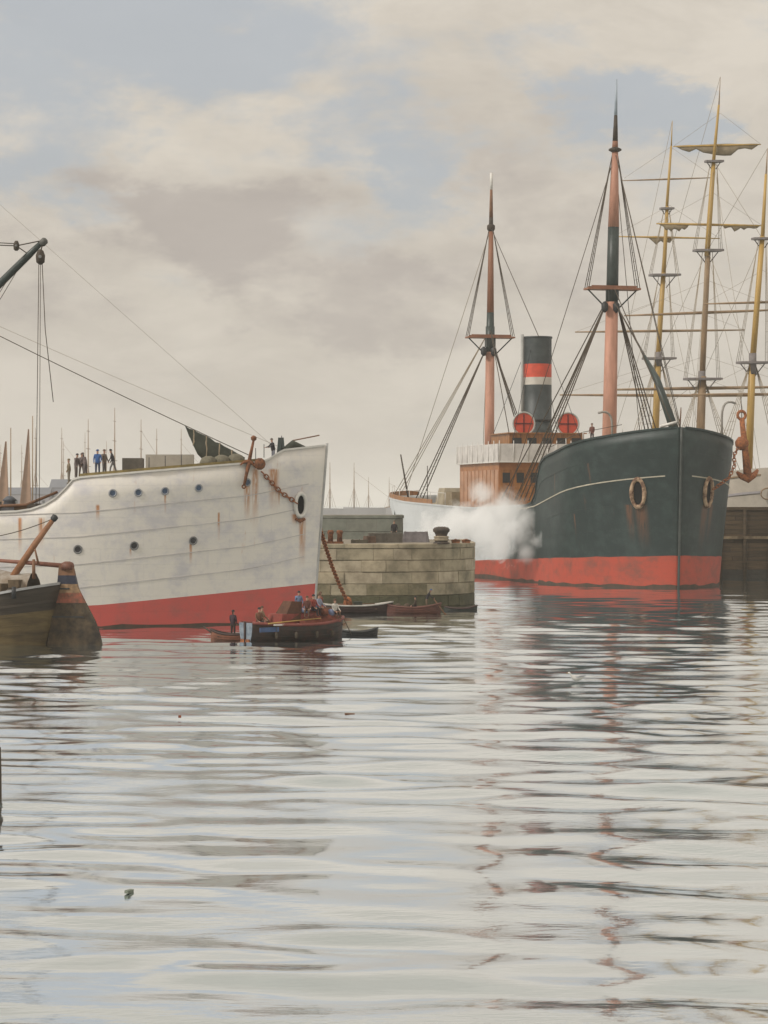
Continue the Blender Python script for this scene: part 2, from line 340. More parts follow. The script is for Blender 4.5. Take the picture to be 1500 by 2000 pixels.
# ------------------------------------------------------------------ people
CLO = {}
def cloth(c): return CLO.setdefault(c, mat('cloth_%02d' % len(CLO), c, 0.9, 0.3, 5))
SKIN = mat('skin', (0.42, 0.24, 0.17), 0.6, 0.1, 5); HAIR = mat('dark_hair', (0.03, 0.022, 0.018), 0.8, 0.2, 5)
NAVY, GREY, BROWN, BLK, BLUE, RDD, LTB, WHT = (0.03, 0.04, 0.07), (0.13, 0.12, 0.125), (0.11, 0.06, 0.035), (0.025, 0.022, 0.024), (0.05, 0.11, 0.26), (0.26, 0.05, 0.035), (0.16, 0.22, 0.34), (0.55, 0.52, 0.47)
def person(label, loc, rotz=0.0, pose='stand', top=GREY, bot=BLK, hat=BLK, h=1.75, group=None, arm=0.0, lean=0.0):
    h *= 1.1 if pose == 'sit' or h < 1.63 else 1.02; k = h/1.75
    sit = pose == 'sit'; hip = 0.50 if sit else 0.93
    def sp(x, y, z): return Vector((x+math.sin(lean)*max(0, z-hip), y, hip+(z-hip)*math.cos(lean) if z > hip else z))
    V = {}; rad = {}; E = []
    def v(n, p, r): V[n] = p; rad[n] = r
    v('pel', sp(0, 0, hip), (.19, .17)); v('waist', sp(0, 0, hip+.2), (.18, .16)); v('chest', sp(0, 0, hip+.43), (.20, .17))
    v('neck', sp(0.01, 0, hip+.57), (.06, .06)); v('head0', sp(.03, 0, hip+.63), (.075, .085)); v('head1', sp(.03, 0, hip+.74), (.085, .095)); v('head2', sp(.015, 0, hip+.82), (.06, .065))
    E += [('pel', 'waist'), ('waist', 'chest'), ('chest', 'neck'), ('neck', 'head0'), ('head0', 'head1'), ('head1', 'head2')]
    for sgn, t in ((1, 'l'), (-1, 'r')):
        if sit:
            kn, an, to = Vector((.42, sgn*.12, hip+.02)), Vector((.46, sgn*.12, .08)), Vector((.62, sgn*.13, .05))
        elif pose == 'stride':
            kn, an, to = Vector((.14*sgn+.05, sgn*.11, .49)), Vector((.26*sgn-.02, sgn*.11, .08)), Vector((.26*sgn+.14, sgn*.12, .04))
        else:
            kn, an, to = Vector((.02, sgn*.11, .50)), Vector((0, sgn*.12, .08)), Vector((.15, sgn*.14, .04))
        v('hip'+t, Vector((0, sgn*.10, hip-.04)), (.10, .10)); v('kn'+t, kn, (.07, .075)); v('an'+t, an, (.05, .055)); v('to'+t, to, (.045, .035))
        E += [('pel', 'hip'+t), ('hip'+t, 'kn'+t), ('kn'+t, 'an'+t), ('an'+t, 'to'+t)]
        sh = sp(0, sgn*.20, hip+.50); a = arm if pose in ('row', 'reach') else (0.35 if sit else 0.12+0.1*sgn)
        el = sh+Vector((math.sin(a)*.28, sgn*.06, -math.cos(a)*.28)); a2 = a+(.6 if pose in ('row', 'reach', 'sit') else .35)
        wr = el+Vector((math.sin(a2)*.25, -sgn*.02, -math.cos(a2)*.25)); ha = wr+(wr-el).normalized()*.12
        v('sh'+t, sh, (.075, .07)); v('el'+t, el, (.05, .05)); v('wr'+t, wr, (.036, .036)); v('ha'+t, ha, (.042, .03)); v('th'+t, wr+Vector((.06, -sgn*.03, -.02)), (.018, .018))
        E += [('chest', 'sh'+t), ('sh'+t, 'el'+t), ('el'+t, 'wr'+t), ('wr'+t, 'ha'+t), ('wr'+t, 'th'+t)]
    names = list(V); me = bpy.data.meshes.new('skeleton'); me.from_pydata([tuple(V[n]*k) for n in names], [(names.index(a), names.index(b)) for a, b in E], [])
    o = bpy.data.objects.new('person', me); C.objects.link(o)
    o.modifiers.new('Skin', 'SKIN')
    for i, n in enumerate(names):
        s = me.skin_vertices[0].data[i]; s.radius = (rad[n][0]*k, rad[n][1]*k); s.use_root = n == 'pel'
    ss = o.modifiers.new('Sub', 'SUBSURF'); ss.levels = 1; ss.render_levels = 1
    dg = bpy.context.evaluated_depsgraph_get(); bm = bpy.data.meshes.new_from_object(o.evaluated_get(dg))
    o.modifiers.clear(); o.data = bm; bpy.data.meshes.remove(me)
    bm.materials.clear()
    for mm in (cloth(top), cloth(bot), SKIN, HAIR): bm.materials.append(mm)
    hd = V['head1']*k; nz = V['neck'].z*k; hands = [V['hal']*k, V['har']*k]
    for p in bm.polygons:
        c = p.center; p.use_smooth = True
        if (c-hd).length < .17*k and c.z > nz+.01: p.material_index = 3 if (c.x < hd.x-.05*k or c.z > hd.z+.08*k) else 2
        elif min((c-q).length for q in hands) < .10*k: p.material_index = 2
        elif c.z < (hip-.02)*k+(.12 if sit else 0): p.material_index = 1
        else: p.material_index = 0
    o.location = loc; o.rotation_euler = (0, 0, rotz); tag(o, label, 'person', group)
    if hat is not None:
        t = V['head2']*k
        MB().lathe(t+Vector((0, 0, -.035)), [(.135*k, 0), (.135*k, .015), (.098*k, .03), (.09*k, .09), (.05*k, .115)], 10).build('hat', cloth(hat), o)
    return o

# ------------------------------------------------------------------ generic ship pieces
def hull_mesh(stations, rows, hb, xo, mfun):
    mb = MB()
    for sg in (1, -1):
        grid = []
        for zf in rows:
            grid.append([Vector((-s+xo(s, zf(s)), sg*hb(s, zf(s)), zf(s))) for s in stations])
        if sg < 0: grid = grid[::-1]
        nr = len(rows)-1
        mb.grid(grid, mfun=(lambda i, j, sg=sg: mfun((nr-1-i) if sg < 0 else i, stations[j], sg)))
    return mb
def side_strip(stations, zf, hb, xo, sg, wd, th, n=4):
    """a thin strip (seam, strake, rail) running along the hull surface at height zf(s)"""
    rings = []
    for s in stations:
        z = zf(s); y = hb(s, z); x = -s+xo(s, z)
        rings.append([(x, sg*(y-.03), z-wd/2), (x, sg*(y+th), z-wd/2), (x, sg*(y+th), z+wd/2), (x, sg*(y-.03), z+wd/2)])
    return MB().loft(rings, sm=False)
def deck_strip(stations, zf, hb, inset=0.05):
    return MB().grid([[(-s, hb(s, zf(s))-inset, zf(s)), (-s, 0, zf(s)+.06), (-s, -hb(s, zf(s))+inset, zf(s))] for s in stations], sm=False)
def torus_mesh(name, R1, r1, mtl, n=14, k=6, stretch=1.0):
    mb = MB(); rings = []
    for i in range(n+1):
        a = 2*math.pi*i/n; c = Vector((math.cos(a)*R1, math.sin(a)*R1*stretch, 0)); d = Vector((math.cos(a), math.sin(a), 0))
        rings.append([c+d*math.cos(2*math.pi*j/k)*r1+Vector((0, 0, 1))*math.sin(2*math.pi*j/k)*r1 for j in range(k)])
    mb.loft(rings, cap0=False, cap1=False)
    return mb.mesh(name, mtl)
def chain(parent, pts, pitch, mtl, world=False, name='anchor_chain'):
    root = sub(name, parent)
    me = torus_mesh('link', pitch*0.42, pitch*0.15, mtl, 10, 5, 1.65)
    pts = [Vector(p) for p in pts]; L = [0]
    for a, b in zip(pts, pts[1:]): L.append(L[-1]+(b-a).length)
    n = max(2, int(L[-1]/pitch)); inv = wm(parent).inverted() if world else Matrix()
    for i in range(n):
        s = (i+.5)*L[-1]/n; j = max(k for k in range(len(L)-1) if L[k] <= s); t = (s-L[j])/(L[j+1]-L[j])
        p = pts[j].lerp(pts[j+1], t); q = (pts[j+1]-pts[j]).to_track_quat('Y', 'Z') @ Quaternion((0, 1, 0), (math.pi/2)*(i % 2)+.4)
        o = bpy.data.objects.new('link', me); C.objects.link(o); o.parent = root
        M = inv @ (Matrix.Translation(p) @ q.to_matrix().to_4x4())
        o.matrix_basis = M
    return root
def porthole(parent, c, nrm, r, rim=BRASS, glass=GLASS):
    q = Vector((0, 0, 1)).rotation_difference(Vector(nrm).normalized())
    mb = MB().lathe(c, [(r*.72, -.08), (r*1.0, -.08), (r*1.15, .03), (r*1.05, .07), (r*.80, .07), (r*.72, .0)], 16, axis=nrm, cap=False)
    o = mb.build('porthole', rim, parent)
    MB().lathe(c, [(r*.8, -.06), (r*.8, .015)], 16, axis=nrm).build('pane', glass, o)
    return o
def hawse(parent, c, nrm, rx, rz, ring_m, hole_m=None):
    hole_m = hole_m or mat('black_void', (.003, .003, .003), .9, .3, 3)
    nrm = Vector(nrm).normalized(); t = Vector((0, 0, 1)).cross(nrm).normalized(); u = nrm.cross(t); c = Vector(c); rings = []
    for i in range(21):
        a = 2*math.pi*i/20; d = t*math.cos(a)*rx+u*math.sin(a)*rz; dn = d.normalized()
        cc = c+d+nrm*.10; rr = min(rx, rz)*.36
        rings.append([cc+dn*math.cos(2*math.pi*j/8)*rr+nrm*math.sin(2*math.pi*j/8)*rr for j in range(8)])
    o = MB().loft(rings, cap0=False, cap1=False).build('hawse_pipe', ring_m, parent)
    MB().loft([[c+nrm*k+(t*math.cos(a)*rx+u*math.sin(a)*rz)*.95 for a in [2*math.pi*i/20 for i in range(20)]] for k in (-.4, .06)], sm=False).build('hole', hole_m, o)
    return o
def anchor(parent, top, bottom, arm, mtl, side=(1, 0, 0), stock=True, sc_=1.0, world=False):
    """old-pattern anchor: ring and stock at 'top', arms and flukes at 'bottom'"""
    top = Vector(top); bottom = Vector(bottom); ax = (bottom-top).normalized(); L = (bottom-top).length
    sd_ = Vector(side); sd_ = (sd_-ax*sd_.dot(ax)).normalized(); nr = ax.cross(sd_)
    root = sub('anchor', parent)
    r = .05*L*sc_
    MB().tube([top, top.lerp(bottom, .5), bottom], [r*.8, r, r*1.35], 8).build('shank', mtl, root, world)
    arms = MB()
    pts = [bottom-ax*arm*.62+sd_*arm, bottom-ax*arm*.25+sd_*arm*.66, bottom+sd_*0.0+ax*.02, bottom-ax*arm*.25-sd_*arm*.66, bottom-ax*arm*.62-sd_*arm]
    arms.tube(pts, [r*.5, r*.9, r*1.4, r*.9, r*.5], 8); arms.build('arm', mtl, root, world)
    for k in (1, -1):
        c = bottom-ax*arm*.48+sd_*arm*.86*k; q = (ax*-.7+sd_*k*.6).normalized(); mb = MB()
        e1 = nr*arm*.26; e2 = q*arm*.30
        tk = (sd_*k*.8+ax*.6).normalized()*r*.35
        pl = [c-e1*.9-e2, c+e1*.9-e2, c+e1-e2*.1, c+e2*1.1, c-e1-e2*.1]
        mb.loft([[p-tk for p in pl], [p+tk for p in pl]], sm=False); mb.build('fluke', mtl, root, world)
    if stock:
        MB().tube([top+ax*L*.1-nr*L*.1-sd_*L*.36, top+ax*L*.1, top+ax*L*.1+nr*L*.1+sd_*L*.36], [r*.6, r*1.1, r*.6], 8).build('stock', mtl, root, world)
    ring = torus_mesh('ring', L*.07, r*.45, mtl, 12, 6); o = bpy.data.objects.new('ring', ring); C.objects.link(o); o.parent = root
    M = Matrix.Translation(top-ax*L*.06) @ nr.to_track_quat('Z', 'Y').to_matrix().to_4x4()
    o.matrix_basis = (wm(parent).inverted() @ M) if world else M
    return root
def fs(a, b, n): return [lerp(a, b, i/n) for i in range(n+1)]

# ------------------------------------------------------------------ quays
STONE = [mat('quay_stone_a', (0.40, 0.335, 0.235), 0.9, 0.35, 0.55, col2=(0.20, 0.17, 0.115), lo=.36, hi=.6, bump=0.7, bscale=5), mat('quay_stone_b', (0.35, 0.30, 0.21), 0.9, 0.35, 0.55, col2=(0.16, 0.14, 0.095), lo=.36, hi=.6, bump=0.7, bscale=5), mat('quay_stone_c', (0.44, 0.375, 0.275), 0.9, 0.35, 0.55, col2=(0.24, 0.20, 0.14), lo=.36, hi=.6, bump=0.7, bscale=5)]
WEED = mat('weedy_quay_stone', (0.085, 0.08, 0.04), 0.8, 0.5, 1.4, bump=0.8, bscale=6)
TIDE = mat('tide_stained_stone', (0.26, 0.215, 0.135), 0.85, 0.4, 0.8, col2=(0.10, 0.09, 0.05), bump=0.7, bscale=5)
MORT = mat('dark_joint', (0.17, 0.125, 0.08), 0.95, 0.3, 2)
STG = [mat('grey_green_stone_a', (0.18, 0.185, 0.15), 0.9, 0.3, 0.8, bump=0.5, bscale=4), mat('grey_green_stone_b', (0.18, 0.18, 0.145), 0.9, 0.3, 0.8, bump=0.5, bscale=4)]
SETT = mat('quay_paving', (0.25, 0.215, 0.165), 0.9, 0.35, 2.2, bump=0.5)
def path_fn(x0, yf, xe, rad, yb):
    la = (xe-rad)-x0; lb = rad*math.pi/2; lc = yb-(yf+rad)
    def p(t, off=0.0):
        if t < la: return Vector((x0+t, yf-off, 0))
        if t < la+lb:
            a = (t-la)/rad; return Vector((xe-rad+math.sin(a)*(rad+off), yf+rad-math.cos(a)*(rad+off), 0))
        return Vector((xe+off, yf+rad+(t-la-lb), 0))
    return p, la+lb+lc
def quay(name, label, x0, yf, xe, rad, yb, ztop, course, blen, mats, weed_z, seed, coping_h=0.42, top_m=None, zmin=-0.9, t0=0.0):
    rnd = random.Random(seed)
    root = thing(name, label, 'quay', ((x0+xe)/2, yf+2, 0)); p, L = path_fn(x0, yf, xe, rad, yb)
    ts = sorted(set([0, L]+fs(0, L, 60)))
    out = [p(t, -.22) for t in ts]
    core = MB(); poly = out+[Vector((x0, yb, 0))]
    core.loft([[q+Vector((0, 0, z)) for q in poly] for z in (-3, ztop-.06)], sm=False); core.build('wall_core', MORT, root, True)
    pv = MB(); o = len(pv.v); pv.v += [q+Vector((0, 0, ztop-.03)) for q in poly]; pv.face(range(len(poly))); pv.build('paving', top_m or SETT, root, True)
    z = zmin; ci = 0; zs = []
    n = round((ztop-coping_h-zmin)/course); ch = (ztop-coping_h-zmin)/n
    for ci in range(n+1):
        cop = ci == n; z0 = zmin+ci*ch; z1 = ztop if cop else z0+ch
        t = t0-rnd.random()*blen
        while t < L-.2:
            ln = blen*rnd.uniform(.55, 1.5); a = max(t, t0)+.01; b = min(t+ln, L)-.01; t += ln
            if b-a < .25: continue
            pr = rnd.uniform(-.05, .035)+(.05 if cop else 0); k = max(1, int((b-a)/.6)) if (a < (xe-rad-x0)+rad*1.6 and b > (xe-rad-x0)-.1) else 1
            tt = fs(a, b, k); g = .012; bv = .05
            rings = []
            for i, q in enumerate(tt):
                e = 0.0
                rings.append([p(q, -.4)+Vector((0, 0, z0+g)), p(q, pr-bv)+Vector((0, 0, z0+g)), p(q, pr)+Vector((0, 0, z0+g+bv)), p(q, pr)+Vector((0, 0, z1-g-bv)), p(q, pr-bv)+Vector((0, 0, z1-g)), p(q, -.4 if not cop else -.9)+Vector((0, 0, z1-g))])
            m_ = WEED if z1 < weed_z+rnd.uniform(-.2, .25) else (rnd.choice((mats[1], TIDE)) if z1 < weed_z+1.2 else rnd.choice(mats))
            MB().loft(rings, sm=False).build('coping' if cop else 'stone', m_, root, True)
    return root
QZ = PZ(1062, 211)
quay('stone_quay', 'pale stone quay with rounded end and iron bollard on its edge', -30, 211, PX(935, 211), 9.0, 240, QZ, 1.08, 2.5, STONE, 1.3, 3, t0=17)
QZ2 = PZ(1006, 300)
quay('stone_pier', 'grey green stone pier standing behind the rounded pale quay', -45, 300, PX(788, 300), 1.6, 318, QZ2, 1.5, 3.6, STG, 0.5, 5, t0=34)

# timber-faced wharf on the right
TIMB = [mat('wharf_timber_a', (0.075, 0.05, 0.026), 0.85, 0.45, 1.2, bump=0.5, stretch=(0.3, 1, 3)), mat('wharf_timber_b', (0.10, 0.066, 0.034), 0.85, 0.45, 1.2, bump=0.5, stretch=(0.3, 1, 3))]
TIMW = mat('wet_wharf_timber', (0.035, 0.03, 0.02), 0.6, 0.4, 1.2, bump=0.5)
def wharf():
    x0, x1, y0, y1, zt = 37.5, 74, 300, 311, PZ(990, 300)
    root = thing('timber_wharf', 'dark brown timber-faced wharf beside the black steamer bow', 'wharf', (50, 302, 0))
    MB().box(((x0+x1)/2, (y0+y1)/2, (zt-3.2)/2), (x1-x0, y1-y0, zt+3)).build('wall_core', TIMW, root, True)
    n = 17; hgt = (zt+.6)/n; rnd = random.Random(2)
    for i in range(n):
        z = -.6+hgt*(i+.5); x = x0-rnd.random()*2
        while x < x1:
            ln = rnd.uniform(5, 8); a = max(x, x0)+.02; b = min(x+ln, x1)-.02; x += ln
            if b-a < .3: continue
            MB().box(((a+b)/2, y0-.02-rnd.random()*.05, z), (b-a, .22, hgt-.05)).build('plank', TIMW if z < 1.2 else rnd.choice(TIMB), root, True)
    for k in range(13):
        x = x0+.5+k*3.0
        MB().tube([(x, y0-.3, -2), (x, y0-.3, zt-.35)], [.24, .2], 8).build('fender_pile', TIMB[0], root, True)
    MB().box(((x0+x1)/2, y0-.3, PZ(1050, 300)), (x1-x0, .42, .34)).build('stringer', mat('pale_stringer', (0.30, 0.23, 0.14), 0.85, 0.6, 0.6, col2=(0.08, 0.055, 0.03)), root, True)
    MB().box(((x0+x1)/2, y0+.1, zt-.18), (x1-x0+.1, .9, .34)).build('cap_beam', TIMB[1], root, True)
    # a drain spilling down the face
    return root
wharf()

# ------------------------------------------------------------------ black steamer
def black_steamer():
    B, L = 9.5, 105.0
    root = thing('steamship', 'black hulled steamer with red waterline and banded black funnel', 'steamship', (PX(1325, 262), 262, 0), R(-77))
    zt_t = [(0, 17.2), (4, 16.35), (9, 15.5), (14, 14.8), (18, 14.3), (19.4, 13.7), (20.6, 12.2), (21.6, 10.2), (23, 9.2), (25, 8.9), (50, 8.5), (85, 9.3), (105, 10.4)]
    zt = lambda s: itp(zt_t, s)
    zb = lambda s: itp([(0, 3.5), (20, 2.85), (52, 1.9), (105, 1.3)], s)+.035*math.sin(s*2.3)+.02*math.sin(s*6.1)
    zk = lambda s: min(itp([(0, 12.1), (22, 8.75), (50, 8.1), (105, 9.0)], s), zt(s)-.35)
    def hb(s, z):
        k = max(0, min(1, z/15)); Le = lerp(17, 10.5, k); t = min(1, s/Le)
        f = (1-(1-t)**2.2)**0.8 if t > 0 else 0
        ka = max(0, min(1, z/9)); ra = lerp(34, 13, ka); e = L-s
        if e < ra:
            u = 1-max(0, e)/ra; f *= math.sqrt(max(0, 1-u**2.4))
        if z < 0: f *= 0.93
        return max(B*f, 0.0)
    def xo(s, z): return (z/17.0)*0.95*math.exp(-s/5.0)
    st = [0, .12, .3, .55, .9, 1.4, 2, 2.8, 3.8, 5, 6.4, 8, 10, 12, 14, 16, 17.5, 18.7, 19.4, 20, 20.6, 21.1, 21.6, 22.3, 23, 25, 27, 29, 33, 37, 42, 48, 55, 62, 70, 76, 81, 86, 90, 93, 96, 98.5, 100.5, 102.3, 103.6, 104.5, 105]
    rows = [lambda s: -3.0, lambda s: 0.0, lambda s: .32+.12*math.sin(s*1.7)+.06*math.sin(s*5.1), zb]
    for f in (.15, .3, .45, .6, .75, .9): rows.append(lambda s, f=f: lerp(zb(s), zk(s), f))
    rows.append(zk)
    for f in (.25, .5, .75): rows.append(lambda s, f=f: lerp(zk(s), zt(s), f))
    rows.append(zt)
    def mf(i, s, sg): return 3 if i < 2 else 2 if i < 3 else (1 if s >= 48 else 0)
    hm = streaked('black_hull_paint', (0.008, 0.021, 0.021), (0.023, 0.043, 0.040), (0.11, 0.05, 0.025), 0.5, 0.8, spots=[(-1.7, 9.0, 0.6, 5.5), (-2.6, 9.0, .4, 4.5), (-9, 8.0, .15, 3), (-14, 12.5, .2, 4), (-6, 13.5, .15, 3), (-23, 7.5, .25, 4)], grime_shade_amt=0.95, mist_fade=((0.54, 0.56, 0.57), (0.44, 0.45, 0.45)))  # aft fade and lighter patches paint in steam mist and water light
    pw = streaked('mist_pale_hull', (0.54, 0.56, 0.57), (0.44, 0.45, 0.45), (0.30, 0.2, 0.12), 0.5, 0.2)  # aft hull coloured pale for the mist and steam before it
    rd = streaked('red_boot_topping', (0.40, 0.058, 0.03), (0.20, 0.06, 0.04), (0.09, 0.055, 0.03), 0.6, 1.0, grime_shade_amt=0.9)
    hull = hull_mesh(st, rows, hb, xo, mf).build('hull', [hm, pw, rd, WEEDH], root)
    sol = hull.modifiers.new('plate', 'SOLIDIFY'); sol.thickness = 0.12; sol.offset = -1
    cream = mat('cream_strake', (0.46, 0.42, 0.33), 0.6, 0.35, 0.8)
    for sg in (-1, 1):
        side_strip([s for s in st if .5 < s < 33], lambda s: zk(s), hb, xo, sg, .13, .07).build('rubbing_strake', cream, hull)
        for f in (.36, .68): side_strip([s for s in st if .3 < s < 102], lambda s, f=f: lerp(zb(s), zk(s), f), hb, xo, sg, .07, .03).build('plate_seam', hm, hull)
        side_strip([s for s in st if .3 < s < 33], lambda s: lerp(zk(s), zt(s), .5), hb, xo, sg, .07, .03).build('plate_seam', hm, hull)
        side_strip(st[1:-1], lambda s: zt(s), hb, xo, sg, .22, .09).build('bulwark_rail', hm if sg > 0 else hm, hull)
        side_strip([s for s in st if 62 < s < 104.6], lambda s: zt(s)+.35, lambda s, z: hb(s, z)-.05, xo, sg, .7, .06).build('bulwark_rail', WOODO, hull)
    # stem bar
    MB().tube([(xo(0, z)+.02, 0, z) for z in fs(-1, 17.15, 10)], .14, 8).build('stem_bar', mat('worn_stem', (0.06, 0.07, 0.065), .5, .4, 1.5), hull)
    deck_strip([s for s in st if .5 < s < 20], lambda s: zt(s)-.45, hb, .1).build('forecastle_deck', DECK, root)
    deck_strip([s for s in st if 21 < s < 104], lambda s: zt(s)-1.15, hb, .12).build('main_deck', DECK, root)
    bk = MB(); zz = 7.6
    bk.grid([[(-19.6, y, z) for y in (-8.9, -3, 3, 8.9)] for z in (zz, 13.4)], sm=False); bk.build('forecastle_bulkhead', WL, root)
    # hawse pipes
    rim = mat('rusty_cream_rim', (0.44, 0.31, 0.20), 0.8, 0.3, 1.6, col2=(0.12, 0.06, 0.035), lo=.4, hi=.6)
    for sg, s, z in ((-1, 2.1, 10.2), (1, 2.1, 10.3)):
        y = hb(s, z); y2 = hb(s+.4, z); y0 = hb(s-.4, z); n = Vector(((y2-y0)/.8*1.0, 1.0, -.12)); n.y *= sg
        p = Vector((-s+xo(s, z), sg*y, z)); hawse(root, p, n, .72, 1.5, rim)
    # ---- bridge and deckhouses
    def house(name, x0, x1, hw, z0, z1, m_, over=0.0):
        mb = MB().box(((x0+x1)/2, 0, (z0+z1)/2), (x1-x0, hw*2, z1-z0)); o = mb.build(name, m_, root)
        return o
    hs = house('deckhouse', -64, -45, 7.2, 7.4, 14.2, mat('teak_panelling', (0.40, 0.17, 0.055), 0.5, 0.45, 0.7, col2=(0.25, 0.095, 0.03)))
    for k in range(8):        # framed panels on the front, with windows
        y = -6.3+k*1.8
        MB().box((-44.97, y, 11.0), (.10, 1.45, 4.6)).build('panel', WOODO, hs)
        f = MB(); f.box((-44.91, y, 12.3), (.06, .95, 1.25)); f.build('window', IRON, hs)
    for k in range(10):
        x = -46-k*1.85
        MB().box((x, -7.22, 11.0), (1.5, .10, 4.6)).build('panel', mat('pinkish_teak', (0.46, 0.25, 0.15), 0.6, 0.3, .8), hs)  # side panels pinker and paler than the front ones
    MB().box((-54.4, 0, 14.27), (20.4, 15.2, .18)).build('bridge_deck', WL, root)
    bw = MB(); z0, z1 = 14.36, 16.5
    for (a, b) in (((-44.3, -7.5), (-44.3, 7.5)), ((-64.4, -7.5), (-44.3, -7.5)), ((-64.4, 7.5), (-44.3, 7.5))):
        c = ((a[0]+b[0])/2, (a[1]+b[1])/2, (z0+z1)/2); bw.box(c, (abs(b[0]-a[0])+.12, abs(b[1]-a[1])+.12, z1-z0))
    dodger = bw.build('bridge_dodger', mat('white_dodger', (0.60, 0.57, 0.54), 0.8, 0.25, 0.8, bump=.3), root)
    for y in fs(-7.4, 7.4, 8): MB().tube([(-44.2, y, 14.3), (-44.2, y, 16.9)], .05, 5).build('stanchion', WL, dodger)
    for x in fs(-64, -46, 7): MB().tube([(x, -7.6, 14.3), (x, -7.6, 16.9)], .05, 5).build('stanchion', WL, dodger)
    ch = house('chart_house', -57, -48.5, 4.9, 14.3, 17.9, WOODO)
    for k in range(5): MB().box((-48.46, -3.9+k*1.95, 16.9), (.06, 1.2, .9)).build('window', IRON, ch)
    MB().box((-52.7, 0, 17.95), (9.1, 10.4, .12)).build('roof', WOODO, ch)
    # ---- funnel
    fx = -52.6; fr = 1.82
    bands = [(17.7, 19.0, DGREEN), (19.0, 24.2, None), (24.2, 25.15, None), (25.15, 26.85, None), (26.85, 30.3, None)]
    fblack = mat('sooty_funnel_black', (0.022, 0.03, 0.032), 0.5, 0.45, .8, col2=(0.05, 0.06, 0.06)); 
    prof = [(fr*1.03, 17.6), (fr*1.02, 19.0), (fr, 19.01), (fr, 24.2), (fr, 24.21), (fr, 25.15), (fr, 25.16), (fr, 26.85), (fr, 26.86), (fr, 30.25)]
    fun = MB().lathe((fx, 0, 0), prof, 28, ms=[0, 0, 0, 1, 1, 2, 2, 0, 0], cap=False).build('funnel', [fblack, mat('funnel_white', (0.55, 0.51, 0.45), .6, .15, 1), REDV], root)
    MB().lathe((fx, 0, 0), [(fr+.02, 30.1), (fr+.10, 30.15), (fr+.10, 30.35), (fr-.12, 30.35), (fr-.12, 26)], 28, cap=False).build('rim', fblack, fun)
    MB().lathe((fx, 0, 29), [(fr-.1, 0), (fr-.1, .05)], 24).build('smoke_throat', IRON, fun)
    MB().tube([(fx+.4, -fr-.3, 17.8), (fx+.4, -fr-.3, 30.6)], .2, 8).build('steam_pipe', mat('pipe_grey', (0.34, 0.34, 0.32), .5, .25, 1), fun)
    MB().lathe((fx, 0, 19.55), [(fr+.01, 0), (fr+.09, .03), (fr+.09, .25), (fr+.01, .28)], 28, cap=False).build('band_hoop', IRON, fun)
    for a in (0.6, 2.4, 3.9, 5.5): rope('guy', (fx+math.cos(a)*fr, math.sin(a)*fr, 28.6), (fx+math.cos(a)*8, math.sin(a)*7, 16.6), .035, IRON, fun)
    # ---- cowl ventilators
    for y in (-2.9, 2.9):
        v = sub('cowl_ventilator', root, (-49.9, y, 17.6)); rings = []
        cm = mat('vent_grey', (0.42, 0.42, 0.39), .5, .2, 1.5)
        path = [(0, 0, -.4), (0, 0, .35), (.0, 0, .75), (.12, 0, 1.2), (.42, 0, 1.5), (.8, 0, 1.55), (1.05, 0, 1.55)]
        rad = [.62, .62, .66, .85, 1.1, 1.3, 1.36]
        MB().tube(path, rad, 18, cap=False).build('cowl', cm, v)
        MB().lathe((0, 0, 1.55), [(.05, .62), (.7, .60), (1.15, .75), (1.30, .98), (1.38, 1.12), (1.42, 1.06)], 20, axis=(1, 0, 0)).build('mouth', REDV, v)
        rt = link('rim', torus_mesh('rim', 1.42, .11, cm, 24, 6), v); rt.matrix_basis = Matrix.Translation((1.08, 0, 1.55)) @ Matrix.Rotation(math.pi/2, 4, 'Y')  # pale highlight of the mouth's edge, modelled as a grey ring
        for a in (0, 1): MB().box((1.08, 0, 1.55), (.10, .16 if a else 2.3, 2.3 if a else .16)).build('grille_bar', mat('dark_red', (0.12, 0.012, 0.01), .5, .2, 1), v)
    # ---- masts
    def mast(x, y0, zs, rads, mats, lean, tops, nm):
        z0 = zs[0]
        def pt(z): return Vector((x+lean[0]*(z-z0), lean[1]*(z-z0), z))
        mr = sub('mast', root)
        for i in range(len(zs)-1):
            MB().tube([pt(zs[i]), pt((zs[i]+zs[i+1])/2), pt(zs[i+1])], [rads[i], (rads[i]+rads[i+1])/2*1.01, rads[i+1]], 12).build(nm[i], mats[i], mr)
        for (z, hw) in tops:
            c = pt(z); pl = MB()
            pl.box(c+Vector((0, 0, 0)), (1.9, hw*2, .22)); pl.box(c+Vector((.7, 0, .24)), (.2, hw*1.7, .24)); pl.box(c+Vector((-.7, 0, .24)), (.2, hw*1.7, .24))
            pl.build('crosstree', MASTB, mr)
            cp = MB()
            for sg in (-1, 1): cp.tube([c+Vector((0, sg*hw*.92, -.1)), c+Vector((0, sg*.45, -2.6*hw/3.3))], .09, 5)
            cp.box(c+Vector((0, 0, -.7)), (1.1, 1.25, 1.2)); cp.build('bracket', DGREEN, mr)
            MB().tube([c+Vector((0, 0, -1.8)), c+Vector((0, 0, 1.5))], .62, 10).build('doubling_band', DGREEN, mr)
        return pt, mr
    fpt, fm = mast(-24.0, 0, [8, 32.5, 41.2, 50.3, 51.2, 54.2, 58.4], [.92, .72, .66, .36, .32, .2, .09], [PINKM, DGREEN, PINKM, MASTB, WOODD, mat('pale_blue_pole', (0.34, 0.40, 0.46), .5, .2, 1)], (.0, .021), [(34.0, 3.2)], ['lower_mast', 'mast_doubling', 'topmast', 'mast_cap', 'pole', 'pole_tip'])
    MB().lathe(fpt(50.2), [(.35, -.3), (.75, -.1), (.75, .1), (.3, .3)], 10).build('crosstree', WOODD, fm)
